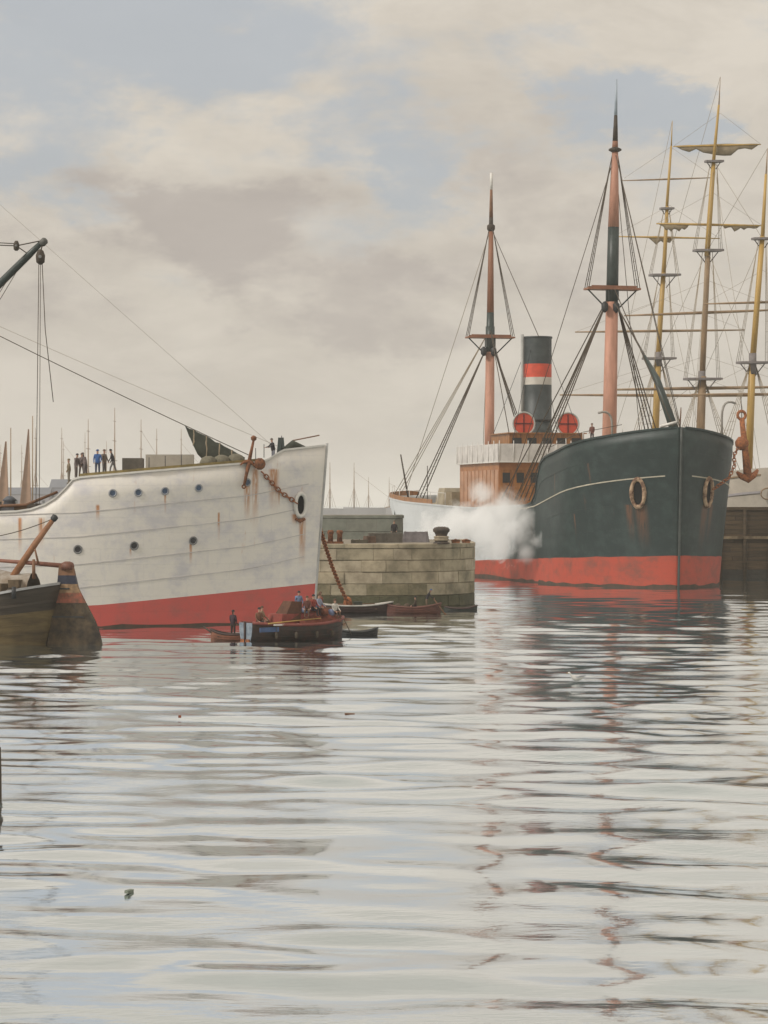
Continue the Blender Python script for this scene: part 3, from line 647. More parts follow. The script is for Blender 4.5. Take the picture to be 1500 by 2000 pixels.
    mpt, mm = mast(-75.8, 0, [9, 29.8, 35.2, 46.6, 48.2, 52, 54.3], [.72, .62, .5, .32, .28, .18, .22], [PINKM, DGREEN, MASTB, WOODD, WOODB, WL], (.0, .008), [(31.8, 3.3)], ['lower_mast', 'mast_doubling', 'topmast', 'mast_cap', 'pole', 'pole_tip'])
    MB().lathe(mpt(46.8), [(.35, -.5), (.55, -.2), (.55, .3), (.3, .5)], 10).build('crosstree', WOODD, mm)
    # derrick blocks hanging under the tops
    for pt, z, mr in ((mpt, 29.9, mm), (fpt, 31.9, fm)):
        for dy in (-1.1, .3): MB().lathe(pt(z)+Vector((.7, dy, 0)), [(.1, -.7), (.4, -.4), (.42, .3), (.1, .6)], 8).build('block', IRON, mr)
    # shrouds, each with its own rope, ratlines between
    def rig(pt, mr, ztop, zdk, xs, sg, yb, r=.05, rat=True, y0=.45, x0=0.0, step=1.0):
        a = [pt(ztop)+Vector((x0, sg*y0, 0)) for _ in xs]; b = [Vector((pt(ztop).x+x, sg*yb+(pt(zdk).y if zdk > 20 else 0), zdk)) for x in xs]
        for p, q in zip(a, b): rope('shroud', p, q, r, HEMP, mr)
        if rat and len(xs) > 1:
            mb = MB(); n = int((a[0]-b[0]).length/step)
            for i in range(1, n):
                t = i/n
                if t < .1: continue
                mb.tube([a[0].lerp(b[0], t), a[-1].lerp(b[-1], t)], .022, 3)
            tag(mb.build('ratlines', HEMP, mr), kind='stuff')
    for sg in (-1, 1):
        rig(fpt, fm, 33.0, 9.4, (-7.5, -5.5, -3.5, -1.5), sg, 9.1, .075)
        rig(fpt, fm, 49.8, 34.1, (-.8, 0, .8), sg, 3.1, .05, y0=.3)
        rig(mpt, mm, 30.6, 9.6, (-6, -4, -2), sg, 8.9, .075)
        rig(mpt, mm, 46.5, 32.0, (-.8, 0, .8), sg, 3.2, .05, y0=.3)
    rope('stay', fpt(34.6), (-1.2, 0, 17.0), .06, HEMP, fm); rope('stay', fpt(50), (.2, 0, 17.4), .05, HEMP, fm); rope('stay', fpt(50), (.6, 0, 17.5), .04, HEMP, fm)
    rope('stay', mpt(46.8), (-50, -.6, 30.2), .05, HEMP, mm); rope('stay', mpt(33), (-50, -4.5, 18), .06, HEMP, mm); rope('stay', mpt(33), (-50, -3.2, 18), .05, HEMP, mm)
    for dx in (-24, -22, -20): rope('backstay', mpt(33), (mpt(33).x+dx, -7.6, 10.5), .05, HEMPL, mm)
    rope('backstay', mpt(46.8), (mpt(33).x-26, -5.5, 10.5), .04, HEMPL, mm)
    rope('backstay', mpt(46.8), (mpt(33).x-24, 5.5, 10.5), .04, HEMPL, mm)
    for sg in (-1, 1): rope('backstay', fpt(49.6), (-36, sg*8.8, 9.4), .045, HEMP, fm)
    rope('backstay', fpt(34), (-44, -7.2, 9.6), .07, HEMP, fm); rope('backstay', fpt(34), (-44, -5.2, 9.6), .05, HEMP, fm)
    # cargo derrick leaning forward of the foremast
    dr = MB().tube([(-5.6, 1.6, 17.0), (-9.5, .9, 22.8), (-12.5, .5, 25.5)], [.55, .42, .22], 8).build('derrick_boom', DGREEN, root)
    MB().tube([(-5.6, 1.9, 17.3), (-9, 1.3, 22.0)], .14, 6).build('lift_wire', WL, dr)
    rope('topping_lift', (-12.5, .5, 25.5), fpt(33), .06, HEMP, dr); rope('topping_lift', (-12.3, .7, 25.3), fpt(32.4)+Vector((0, .4, 0)), .05, HEMP, dr)
    # forecastle fittings: rail wire, davits, staff
    for s in (3, 7, 11, 15, 18):
        MB().tube([(-s, -hb(s, 15)+.4, zt(s)-.2), (-s, -hb(s, 15)+.4, zt(s)+1.05)], .05, 5).build('rail_post', WL, root)
    for a, b in ((3, 7), (7, 11), (11, 15), (15, 18)):
        rope('rail_wire', (-a, -hb(a, 15)+.4, zt(a)+1.0), (-b, -hb(b, 15)+.4, zt(b)+1.0), .035, HEMP, root)
    MB().tube([(-1.0, -1.7, 17.3), (-.2, .0, 17.8)], .16, 8).build('cathead', WL, root)
    MB().tube([(.4, 0, 17), (.75, 0, 18.7), (.8, 0, 19.3)], [.09, .07, .05], 6).build('jack_staff', WOODB, root)
    for (s, y, hg) in ((8.5, -4.6, 4.0), (5.5, 7.0, 4.6)):
        b = Vector((-s, y, zt(s)-.4)); e = 1.6*(1 if y > 0 else -1)
        MB().tube([b]+bez(b+Vector((0, 0, hg*.6)), b+Vector((0, 0, hg*1.1)), b+Vector((0, e, hg*.95)), 6), [.13]*8, 7).build('davit', mat('davit_grey', (0.30, 0.28, 0.25), .6, .3, 1.5), root)
    MB().lathe((-13, -1.5, 14.2), [(.5, 0), (.5, .9), (.3, 1.0), (.3, 1.3), (.55, 1.4), (.4, 1.6)], 10).build('capstan', IRON, root)
    # port anchor, hung from its davit, and the chain to the hawse
    M = wm(root); inv = M.inverted()
    ta = inv @ P(1449, 818, 267); ba = inv @ P(1461, 934, 267)
    anchor(root, ta, ba, 1.15, RUSTB, side=(0, 1, .0), sc_=1.15, stock=False)
    an2 = inv @ P(1449, 866, 267)
    MB().lathe(an2, [(.3, -.7), (.75, -.3), (.75, .3), (.3, .7)], 10, axis=(0.2, 1, .1)).build('anchor_tackle', RUSTB, root)
    rope('cat_fall', ta, inv @ P(1447, 775, 268), .05, HEMP, root)
    hp = Vector((-2.1+xo(2.1, 10.3), hb(2.1, 10.3)+.15, 10.3))
    cp = inv @ P(1434, 888, 266); ch_ = [hp+Vector((.5, .3, .3)), hp.lerp(cp, .45)+Vector((.7, .75, -.25)), hp.lerp(cp, .75)+Vector((.5, .55, -.2)), cp]
    chain(root, ch_, .42, RUSTB)
    chain(root, [cp, inv @ P(1446, 868, 267)], .42, RUSTB)
    so_ = MB().tube([(-27.5, -9.3, 6.2), (-27.5, -9.75, 6.2), (-27.4, -10.0, 6.0)], .22, 10).build('steam_outlet', IRON, root)
    # stern: rails, skylight, small derrick
    for s in (64, 68, 72, 78, 84, 90, 95, 100):
        MB().tube([(-s, -hb(s, 9)+.3, zt(s)), (-s, -hb(s, 9)+.3, zt(s)+1.7)], .05, 5).build('rail_post', WL, root)
    for a, b in ((64, 72), (72, 84), (84, 90), (90, 95), (95, 100)):
        rope('rail_wire', (-a, -hb(a, 9)+.3, zt(a)+1.65), (-b, -hb(b, 9)+.3, zt(b)+1.65), .04, WL, root)
    sk = MB().box((-88, -2, 10.1), (4.5, 4, 2.4), taper=.75).build('skylight', mat('stern_house', (0.38, 0.33, 0.24), .7, .3, 1), root)
    MB().box((-80, -3, 9.6), (3, 3, 2.2)).build('hatch_coaming', CANVT, root)
    MB().tube([(-96, -6.2, 8.5), (-97.2, -7.3, 16.2)], [.16, .1], 6).build('stern_derrick', WOODD, root)
    MB().tube([(-92, -9.15, 8.2), (-92.4, -9.5, 4.5)], .28, 8).build('fender', DGREEN, root)
    MB().tube([(-98.5, -3, 8.6), (-98.5, -3, 14.6)], .06, 5).build('ensign_staff', WOODD, root)
    return root, zt, hb
steamer, szt, shb = black_steamer()
def on(root, p): return wm(root) @ Vector(p)
person('sailor in brown coat standing by the pink foremast of the black steamer', on(steamer, (-6.0, -7.7, szt(6.0)-.35)), R(-120), top=(0.14, 0.055, 0.04), bot=(.05, .03, .03), hat=BROWN, h=2.0)

# ------------------------------------------------------------------ white ship
def white_ship():
    B, L = 6.6, 62.0; d = 185.0
    root = thing('white_ship', 'large white ship with red waterline moored beside the barge', 'ship', (PX(611, d), d, 0), R(2.5))
    zt_t = [(0, 13.45), (2.8, 13.05), (3.3, 12.75), (4.0, 12.2), (5.2, 12.05), (17.0, 10.95), (17.5, 10.8), (18.0, 10.2), (18.7, 9.5), (19.5, 9.0), (20.5, 8.65), (21.5, 8.5), (30, 8.2), (62, 8.3)]
    zt = lambda s: itp(zt_t, s)
    zb = lambda s: itp([(0, 3.05), (16, 1.65), (62, 1.2)], s)
    def hb(s, z):
        k = max(0, min(1, z/13)); Le = lerp(24, 15, k); t = min(1, s/Le)
        f = math.sin(math.pi/2*t)**.92 if t > 0 else 0
        e = L-s; ra = 14
        if e < ra: f *= math.sqrt(max(0, 1-(1-max(0, e)/ra)**2.2))
        return max(B*f, 0)
    def xo(s, z): return (z/13.0)*1.0*math.exp(-s/6.0)
    st = [0, .1, .3, .6, 1, 1.6, 2.2, 2.8, 3.1, 3.4, 3.8, 4.3, 5.2, 6.5, 8, 10, 12, 14, 15.5, 16.6, 17, 17.5, 18, 18.35, 18.7, 19.1, 19.5, 20, 20.5, 21, 21.5, 23, 26, 30, 35, 40, 44, 48, 51, 54, 57, 59, 60.5, 61.5, 62]
    rows = [lambda s: -2.5, lambda s: 0, lambda s: .22+.08*math.sin(s*1.9)+.04*math.sin(s*4.3), zb]
    for f in (.12, .24, .36, .48, .6, .72, .84): rows.append(lambda s, f=f: lerp(zb(s), zt(s), f))
    rows.append(zt)
    sx = lambda px: (px-611)/F*d
    hm = streaked('white_hull_paint', (0.68, 0.645, 0.59), (0.47, 0.46, 0.50), (0.42, 0.19, 0.075), 0.5, 0.9,  # lilac patches paint in the hull's bluish shading along with dirt
                  spots=[(sx(484), PZ(945, 182), .32, 3.2), (sx(499), PZ(915, 182), .34, 5.0), (sx(535), PZ(915, 183), .5, 3.6), (sx(575), PZ(1003, 183), .3, 1.0), (sx(590), PZ(1010, 183), .35, 4.2),
                         (sx(377), PZ(1062, 179), .14, 1.8), (sx(205), PZ(985, 179), .2, 1.4), (sx(265), PZ(1070, 179), .1, .8), (sx(545), PZ(955, 183), .1, 1.6), (sx(430), PZ(1000, 180), .12, 2.4), (sx(330), PZ(965, 179), .1, 1.6), (sx(100), PZ(1010, 178), .3, 2.5), (sx(60), PZ(1010, 178), .2, 3)], grime_shade_amt=0.75)
    rd = streaked('rose_boot_topping', (0.50, 0.085, 0.07), (0.34, 0.095, 0.08), (0.18, 0.07, 0.05), 0.6, 0.8, grime_shade_amt=.9)
    hull = hull_mesh(st, rows, hb, xo, lambda i, s, sg: 2 if i < 2 else 1 if i < 3 else 0).build('hull', [hm, rd, WEEDH], root)
    sol = hull.modifiers.new('plate', 'SOLIDIFY'); sol.thickness = 0.1; sol.offset = -1
    seam = mat('grey_seam', (0.53, 0.505, 0.49), .6, .3, .6)  # seam strips a little darker than the hull paint
    zseam = lambda off: (lambda s: max(zb(s)+.5, itp([(0, 13.3), (5, 12.2), (17, 10.95), (62, 9.4)], s)-off))
    for sg in (-1, 1):
        for off in (2.55, 4.3, 6.3, 8.0):
            side_strip([s for s in st if .9 < s < 60 and zseam(off)(s) < zt(s)-.15], zseam(off), hb, xo, sg, .055, .03).build('plate_seam', seam, hull)
        side_strip(st[1:-1], lambda s: zt(s), hb, xo, sg, .14, .07).build('bulwark_rail', WL, hull)
        side_strip([s for s in st if 3.9 < s < 17.2], lambda s: zt(s)+.16, hb, xo, sg, .20, .03).build('waterway_rail', YELR, hull)
    MB().tube([(xo(0, z)+.03, 0, z) for z in fs(-1, 13.6, 8)], .10, 8).build('stem_bar', mat('grey_stem', (.42, .42, .41), .5, .3, 1), hull)
    deck_strip([s for s in st if .3 < s < 17.6], lambda s: min(zt(s), 12.1)-.02, hb, .05).build('forecastle_deck', DECK, root)
    deck_strip([s for s in st if 17 < s < 60], lambda s: 7.6, hb, .1).build('main_deck', DECK, root)
    bk = MB().box((-17.6, 0, 9.2), (.2, 12.2, 3.2)).build('forecastle_bulkhead', CANVG, root)
    MB().box((-19.0, -1, 8.3), (2.2, 8, 1.4)).build('hatch_coaming', mat('dark_olive', (0.05, 0.045, 0.035), .8, .4, 1.5), root)
    MB().box((-24, -2.5, 8.35), (6.5, 6, 1.3)).build('cargo_hatch', mat('brown_tarpaulin', (0.16, 0.10, 0.055), .9, .5, .9, bump=.5), root)
    MB().lathe((-22.2, -4.6, 8.3), [(.5, 0), (.55, .5), (.4, .9), (.55, 1.0), (.2, 1.3)], 12).build('ventilator', mat('slate_grey', (.10, .11, .13), .6, .3, 2), root)
    rs_ = random.Random(21)
    for k, px in enumerate((-20, 8, 34, 60, 84, 108, 128)):
        s = -sx(px); MB().box((-s, -hb(s, 8)+.9+.3*rs_.random(), 8.35+.25*rs_.random()), (1.05, 1.0, .8+.6*rs_.random()), rot=Matrix.Rotation(rs_.uniform(-.2, .2), 3, 'Z')).build('deck_cargo', (mat('brown_cargo', (.16, .095, .05), .9, .5, 1.5), mat('drab_cargo', (.09, .075, .06), .9, .5, 1.5), mat('grey_cargo', (.20, .20, .22), .9, .4, 1.5))[k % 3], root)
    MB().tube([(sx(-60), -hb(28, 8)+.5, 8.75), (sx(70), -hb(22, 8)+.5, 8.95), (sx(128), -hb(19, 8)+.9, 9.9)], [.10, .12, .10], 7).build('timber_rail', WOODB, root)
    # portholes
    def surf(px, py):
        s = -sx(px); z = PZ(py, d-5.0)
        for _ in range(4):
            y = hb(s, z); dd = d-y*math.cos(R(2.5))-s*math.sin(R(2.5)); X = PX(px, dd); z = PZ(py, dd)
            pl = inv @ Vector((X, dd, 0)); s = -pl.x+xo(s, z)
        y = hb(s, z); n = Vector(((hb(s+.3, z)-hb(s-.3, z))/.6, -1.0, -(hb(s, z+.3)-hb(s, z-.3))/.6))
        return Vector((-s+xo(s, z), -y, z)), n
    M = wm(root); inv = M.inverted()
    for px, py in ((220, 963), (270, 962), (322, 959), (388, 953), (483, 942)):
        p, n = surf(px, py); porthole(root, p, n, .27, mat('pewter_rim', (.30, .31, .33), .5, .3, 3), mat('blue_glass', (0.06, 0.10, 0.17), .15, .3, 3))
    for px, py in ((152, 1073), (262, 1066), (377, 1056)):
        p, n = surf(px, py); porthole(root, p, n, .29, BRASS, mat('dark_glass', (0.035, 0.035, 0.04), .2, .3, 3))
    p, n = surf(586, 986); hw = hawse(root, p, n, .46, .86, WL)
    MB().tube([p+Vector((-.35, -.1, -1.05)), p+Vector((.0, -.16, -1.22)), p+Vector((.38, -.1, -1.05))], [.10, .16, .10], 8).build('hawse_lip', RUST, hw)
    # bower anchor catted on the rail, its chain, and the chain down to the lighter
    at_, _ = surf(493, 905); at_ += Vector((0, -.45, 0))
    t0, _ = surf(477, 945); t0 += Vector((0, -.4, -.1))
    top_a = Vector((at_.x+.1, at_.y+.1, at_.z+1.75)); bot_a = Vector((t0.x, t0.y, t0.z))
    anchor(root, bot_a, bot_a.lerp(top_a, .52), .55, RUST, side=(1, .2, 0), stock=False, sc_=1.4)
    MB().tube([bot_a.lerp(top_a, .5), top_a], [.15, .08], 8).build('anchor_stock', RUST, root)
    MB().lathe(top_a+Vector((0, 0, .1)), [(.05, -.22), (.2, -.12), (.22, .08), (.05, .2)], 10).build('stock_ball', RUST, root)
    MB().lathe(at_+Vector((.55, .1, -.05)), [(.15, -.3), (.42, -.2), (.42, .25), (.15, .32)], 10, axis=(0, 1, .2)).build('cat_block', RUST, root)
    c0, _ = surf(512, 922); c1, _ = surf(548, 960); c2, _ = surf(580, 984)
    chain(root, [c0+Vector((0, -.15, 0)), c1+Vector((0, -.2, -.05)), c2+Vector((0, -.3, .05))], .34, RUSTB)
    # windlass, deck gear, flare bows
    MB().box((-2.4, -.4, 13.2), (.7, 1.6, 1.6), taper=.6).build('windlass', DGREEN, root)
    MB().tube([(-2.1, -1.2, 13.0), (-1.5, -.9, 13.5), (-.6, -.4, 13.25)], [.3, .32, .12], 8).build('covered_capstan', CANVG, root)
    MB().tube([(-1.5, 0, 13.8), (.5, 0, 14.2)], .05, 5).build('fore_rail', WOODB, root)
    for px in (410, 435, 462):
        s = -sx(px); MB().lathe((-s, -hb(s, 11)+1.0, zt(s)), [(.62, 0), (.66, .25), (.5, .6), (.2, .75)], 12).build('coiled_hawser', mat('hawser', (.17, .155, .11), .9, .4, 3, bump=.6), root)
    s = -sx(266); MB().box((-s, -3.0, zt(s)+.55), (1.5, 2.2, 1.1)).build('companion_hatch', mat('drab_hatch', (.12, .105, .085), .8, .4, 1.2), root)
    s = -sx(330); MB().box((-s, 2.6, zt(s)+.65), (3.6, 2.0, 1.2)).build('deck_house', mat('pale_deckhouse', (.42, .39, .34), .8, .2, 1.2), root)
    for px in (300, 330, 360, 500, 516, 550):
        s = -sx(px); MB().tube([(-s, -hb(s, 11)+.15, zt(s)), (-s, -hb(s, 11)+.15, zt(s)+1.0)], .03, 5).build('rail_post', IRON, root)
    # foremast off to the left, its stays, derrick boom with purchase
    mb_ = inv @ P(-330, 900, 186); mx = mb_.x
    fmast = sub('mast', root)
    MB().tube([(mx, 0, 6), (mx, 0, 24), (mx, 0, 30)], [.55, .48, .42], 12).build('lower_mast', PINKM, fmast)
    MB().tube([(mx+.5, 0, 27), (mx+.5, 0, 46), (mx+.5, 0, 48)], [.32, .2, .08], 10).build('topmast', SPARB, fmast)
    MB().box((mx+.2, 0, 29.6), (1.8, 5, .2)).build('crosstree', WOODD, fmast)
    stay_end = inv @ P(590, 862, 185); stay_end.y = 0
    rope('stay', (mx, 0, 28.2), (-4.6, .0, 12.6), .034, HEMP, fmast, sag=.25)
    rope('stay', (mx, .2, 28.2), (-2.2, .2, 13.2), .014, HEMPL, fmast, sag=.2)
    rope('stay', (mx+.5, 0, 42.5), (-2.6, 0, 13.0), .011, HEMPL, fmast)
    bm0 = inv @ P(-318, 868, 183); bm1 = inv @ P(86, 469, 178)
    boom = MB().tube([bm0, bm0.lerp(bm1, .5), bm0.lerp(bm1, .93), bm1], [.26, .34, .26, .17], 10).build('derrick_boom', DGREEN, root)
    MB().lathe(bm1+Vector((-.05, 0, -.15)), [(.2, -.25), (.27, -.15), (.27, .2), (.16, .3)], 10, axis=(bm1-bm0).normalized()).build('boom_cap', mat('iron_band', (.10, .10, .09), .6, .4, 3), boom)
    def blk(px, py, sz):
        c = inv @ P(px, py, 178); o = MB().lathe(c, [(.1, -1*sz), (.55*sz, -.7*sz), (.62*sz, .2*sz), (.4*sz, .8*sz), (.1, 1*sz)], 10).build('block', WOODD, boom)
        MB().lathe(c+Vector((0, -.62*sz, 0)), [(.22*sz, -.05), (.22*sz, .05)], 10, axis=(0, 1, 0)).build('sheave_pin', BRASS, o); return c
    cb = blk(79, 502, .55); rope('block_strop', bm1, cb+Vector((0, 0, .4)), .05, HEMP, boom)
    cl = blk(32, 480, .36); rope('block_strop', bm1, cl, .045, HEMP, boom); rope('block_strop', bm0.lerp(bm1, .93), cl, .04, HEMP, boom)
    rope('topping_lift', cl, (mx, 0, 28.8), .04, HEMP, boom); rope('topping_lift', cl+Vector((0, 0, .15)), (mx, 0, 29.2), .035, HEMP, boom)
    e1 = inv @ P(104, 785, 178); e2 = inv @ P(70, 900, 178); e2.z = 8.6
    MB().tube([cb+Vector((.12, 0, -.4)), cb.lerp(e1, .5)+Vector((-.12, 0, .0)), e1], .032, 5).build('fall_rope', HEMP, boom)
    rope('fall_rope', cb+Vector((-.12, 0, -.4)), e2, .028, HEMP, boom); rope('fall_rope', cb+Vector((0, 0, -.4)), e2+Vector((.25, 0, 0)), .024, HEMP, boom)
    for k in (.86, .90): rope('guy', bm0.lerp(bm1, k), (mx+2+30*(k-.86), -3, 9), .026, HEMP, boom, sag=.6)
    # furled staysail, bunched on the forestay
    rings = []; a = inv @ P(362, 832, 185); b = inv @ P(478, 893, 185); rs = random.Random(4)
    for i in range(15):
        t = i/14; hgt = itp([(0, .02), (.08, .42), (.2, .95), (.35, 1.15), (.5, 1.0), (.65, .7), (.8, .52), (.95, .38), (1, .1)], t); c = a.lerp(b, t)+Vector((0, 0, -.80*hgt-.02))
        rings.append([c+Vector((rs.uniform(-.05, .05), math.cos(q)*.28*(1+rs.uniform(-.2, .2)), math.sin(q)*hgt*.85*(1+rs.uniform(-.10, .10)))) for q in [2*math.pi*j/12 for j in range(12)]])
    sail = MB().loft(rings).build('furled_staysail', CANVG, root)
    for t in (.2, .4, .6, .8):
        i = int(t*14); c = sum(rings[i], Vector())/12; MB().loft([[c+(p-c)*1.05+Vector((dx, 0, 0)) for p in rings[i]] for dx in (-.04, .04)]).build('gasket', HEMPL, sail)
    return root, zt, hb, sx, inv
wship, wzt, whb, wsx, winv = white_ship()
def wdeck(px, off=.6):
    s = -wsx(px); return on(wship, (-s, -whb(s, 11)+off, min(wzt(s), 12.08)))
GW = 'people on the white ship'
person('person in pale brown coat at the end of the group on the white ship', wdeck(150), R(200), top=(.22, .17, .11), bot=(.2, .17, .13), hat=(.17, .12, .06), h=1.6)
person('person in grey coat and dark hat talking on the white ship', wdeck(163), R(-20), top=(.16, .125, .12), bot=(.18, .15, .14), hat=BLK, h=1.72, lean=.12)
person('stout person in pale grey shawl among the group on the white ship', wdeck(172, 1.3), R(-70), top=(.21, .18, .175), bot=(.17, .14, .13), hat=(.16, .11, .09), h=1.55, lean=.1, pose='stride')
person('person in light mauve coat stooping beside the grey coat on white ship', wdeck(181), R(150), top=(.2, .155, .15), bot=(.14, .12, .12), hat=(.1, .07, .06), h=1.58, lean=.3, pose='reach', arm=.4)
person('person in bright blue coat standing on the white ship deck', wdeck(204, .4), R(-90), top=(.045, .115, .30), bot=(.05, .06, .10), hat=(.04, .08, .2), h=1.8)
person('tall person in fawn coat behind the blue coat on white ship', wdeck(214, 1.6), R(-30), top=(.18, .145, .12), bot=(.14, .13, .13), hat=(.16, .11, .08), h=1.8)
person('person in dark coat beside the hatch on the white ship', wdeck(233), R(180), top=(.055, .05, .055), bot=(.17, .16, .16), hat=BLK, h=1.75, lean=.22, pose='stride')
person('sailor in blue jersey leaning at the white ship bow rail', wdeck(534, .5), R(-150), top=(.06, .10, .22), bot=(.20, .21, .25), hat=(.12, .1, .08), h=1.75, pose='reach', arm=.7, lean=.15)

# ------------------------------------------------------------------ wooden barge with its big rudder
def barge():
    d = 158.0
    root = thing('wooden_barge', 'dark wooden barge stern with tiller and big tarred rudder', 'barge', (PX(92, d), d, 0), R(-10))
    M = wm(root); inv = M.inverted(); B, L = 2.9, 20.0
    zt = lambda s: itp([(0, 3.95), (2, 3.5), (4, 3.05), (8, 2.5), (14, 2.4), (20, 3.2)], s)
    def hb(s, z):
        k = max(0, min(1, z/3.6)); Le = lerp(5.5, 2.6, k); t = min(1, s/Le); f = (1-(1-t)**2)**.62 if t > 0 else 0
        e = L-s
        if e < 4: f *= math.sqrt(max(0, 1-(1-e/4)**2))
        return B*f
    def xo(s, z): return (z/3.9)*1.05*math.exp(-s/2.5)
    st = [0, .05, .15, .3, .5, .8, 1.2, 1.7, 2.3, 3, 4, 5, 6.5, 8, 10, 12, 14, 16, 17, 18, 19, 19.6, 20]
    rows = [lambda s: -1.2]+[(lambda s, f=f: lerp(0, zt(s), f)) for f in fs(0, 1, 7)]
    lowm = mat('olive_weathered_bottom', (0.17, 0.12, 0.05), .75, .5, .9, col2=(0.065, 0.045, 0.022), bump=.4, stretch=(.4, .4, 2)); upm = mat('tarred_topsides', (0.052, 0.038, 0.026), .6, .4, .9, bump=.3, stretch=(.3, .3, 3))
    hull = hull_mesh(st, rows, hb, xo, lambda i, s, sg: 0 if i < 5 else 1).build('hull', [lowm, upm], root)
    sol = hull.modifiers.new('plank', 'SOLIDIFY'); sol.thickness = .1; sol.offset = -1
    for sg in (-1, 1):
        side_strip(st[1:-1], lambda s: zt(s), hb, xo, sg, .16, .10).build('gunwale', mat('chalky_rail', (.42, .42, .42), .7, .3, 2), hull)
        side_strip(st[1:-1], lambda s: zt(s)*.72, hb, xo, sg, .16, .07).build('wale', upm, hull)
        for f in (.2, .36, .53): side_strip(st[2:-2], lambda s, f=f: zt(s)*f, hb, xo, sg, .05, .025).build('plank_edge', lowm, hull)
    deck_strip(st[1:-1], lambda s: zt(s)-.35, hb, .1).build('deck', mat('barge_deck', (.16, .12, .075), .9, .4, 1), root)
    rs = random.Random(9); rows_ = []
    for i in range(13):
        s = .9+i*.85; hw = hb(s, 3)*.80; top = itp([(0, .75), (2, 1.15), (4, 1.9), (6, 2.35), (12, 2.5)], s)
        rows_.append([(-s, y*hw, zt(s)-.1+top*(1-abs(y)**2.6)*(1+rs.uniform(-.10, .10))+rs.uniform(-.04, .04)) for y in fs(-1, 1, 10)])
    MB().grid(rows_).build('cargo_tarpaulin', mat('stained_tarpaulin', (.38, .35, .31), .9, .5, .8, col2=(.17, .12, .075), bump=.8), root)
    for (s, y, z, sz) in ((1.6, -1.6, .35, (.9, .7, .5)), (2.6, -1.9, .3, (1.1, .6, .6)), (3.6, -2.0, .45, (.8, .6, .7))):
        MB().box((-s, y, zt(s)+z), sz, rot=Matrix.Rotation(s, 3, 'Z')).build('sack', mat('brown_sack', (.14, .10, .06), .95, .4, 3, bump=.6), root)
    # rudder, built of stacked timbers
    lay = [(1104, 1124, WOODB), (1124, 1141, mat('blue_black_paint', (.018, .022, .045), .5, .4, 2)), (1141, 1158, mat('buff_paint', (.30, .19, .10), .8, .5, 2.5, col2=(.13, .08, .045))), (1158, 1178, mat('red_lead', (.30, .085, .05), .8, .4, 2.5, col2=(.10, .05, .03))),
           (1178, 1199, None), (1199, 1221, None), (1221, 1243, None), (1243, 1290, None)]
    weed = mat('weedy_timber', (.085, .058, .030), .8, .6, 1.6, col2=(.018, .013, .009), bump=.9)
    le = [(1100, 112), (1165, 106), (1265, 86), (1300, 80)]; re = [(1100, 138), (1112, 143), (1126, 146), (1150, 152), (1178, 167), (1215, 187), (1240, 196), (1262, 201), (1300, 204)]
    rud = sub('rudder', root); dd = 157.3
    for (y0, y1, m_) in lay:
        th = .21 if m_ is None else .19; rings = []
        for q in fs(y0-.1, y1+.1, 3):
            a = inv @ P(itp(le, q), q, dd); b = inv @ P(itp(re, q), q, dd); a.y = b.y = -.02; th *= 1.02 if q in (y0-.1,) else 1
            rings.append([a+Vector((0, -th, 0)), a.lerp(b, .5)+Vector((0, -th*1.25, 0)), b+Vector((-.05, -th*.8, 0)), b+Vector((-.05, th*.8, 0)), a.lerp(b, .5)+Vector((0, th*1.25, 0)), a+Vector((0, th, 0))])
        MB().loft(rings, sm=False).build('timber', m_ or weed, rud)
    hd = inv @ P(126, 1106, dd); hd.y = 0
    MB().lathe(hd+Vector((.05, 0, .02)), [(.42, -.25), (.46, -.05), (.40, .18), (.16, .28)], 10).build('rudder_head', mat('red_brown_cap', (.16, .06, .035), .6, .4, 3), rud)
    for q in (1150, 1205):
        a = inv @ P(itp(le, q)-30, q, dd); b = inv @ P(itp(re, q)-18, q, dd); a.y = b.y = 0
        MB().box((a+b)/2, ((b-a).length, .60, .09)).build('iron_strap', IRON, rud)
    t1 = inv @ P(-40, 1092, 158.5); t1.y = -.3
    MB().tube([hd, hd.lerp(t1, .35)+Vector((0, 0, .02)), t1], [.16, .14, .1], 8).build('tiller', mat('red_brown_tiller', (.20, .075, .045), .6, .3, 2), root)
    a = inv @ P(36, 1106, 158); b = inv @ P(106, 1012, 158)
    sp_ = MB().tube([a+Vector((-.6, 0, -1.0)), a.lerp(b, .5), b], [.24, .21, .15], 9).build('boom_spar', mat('orange_brown_spar', (.30, .135, .06), .6, .4, 1.5), root)
    MB().lathe(b, [(.15, -.2), (.22, -.1), (.22, .15), (.1, .22)], 9, axis=(b-a).normalized()).build('spar_cap', IRON, sp_)
    rope('sheet_rope', b, inv @ P(-20, 1050, 158), .03, HEMP, root, sag=.15)
    c = inv @ P(66, 1100, 157); MB().tube([c+Vector((0, 0, -1.0)), c+Vector((0, 0, .25))], [.12, .10], 7).build('mooring_post', WOODB, root)
    c = inv @ P(68, 1072, 157.5); MB().tube([c+Vector((.25, 0, -1.0)), c], [.08, .06], 6).build('mooring_post', WOODB, root)
    c = inv @ P(27, 1160, 155); MB().tube([c+Vector((0, 0, -.3)), c+Vector((0, 0, .45))], [.16, .13], 7).build('timberhead', IRON, root)
barge()

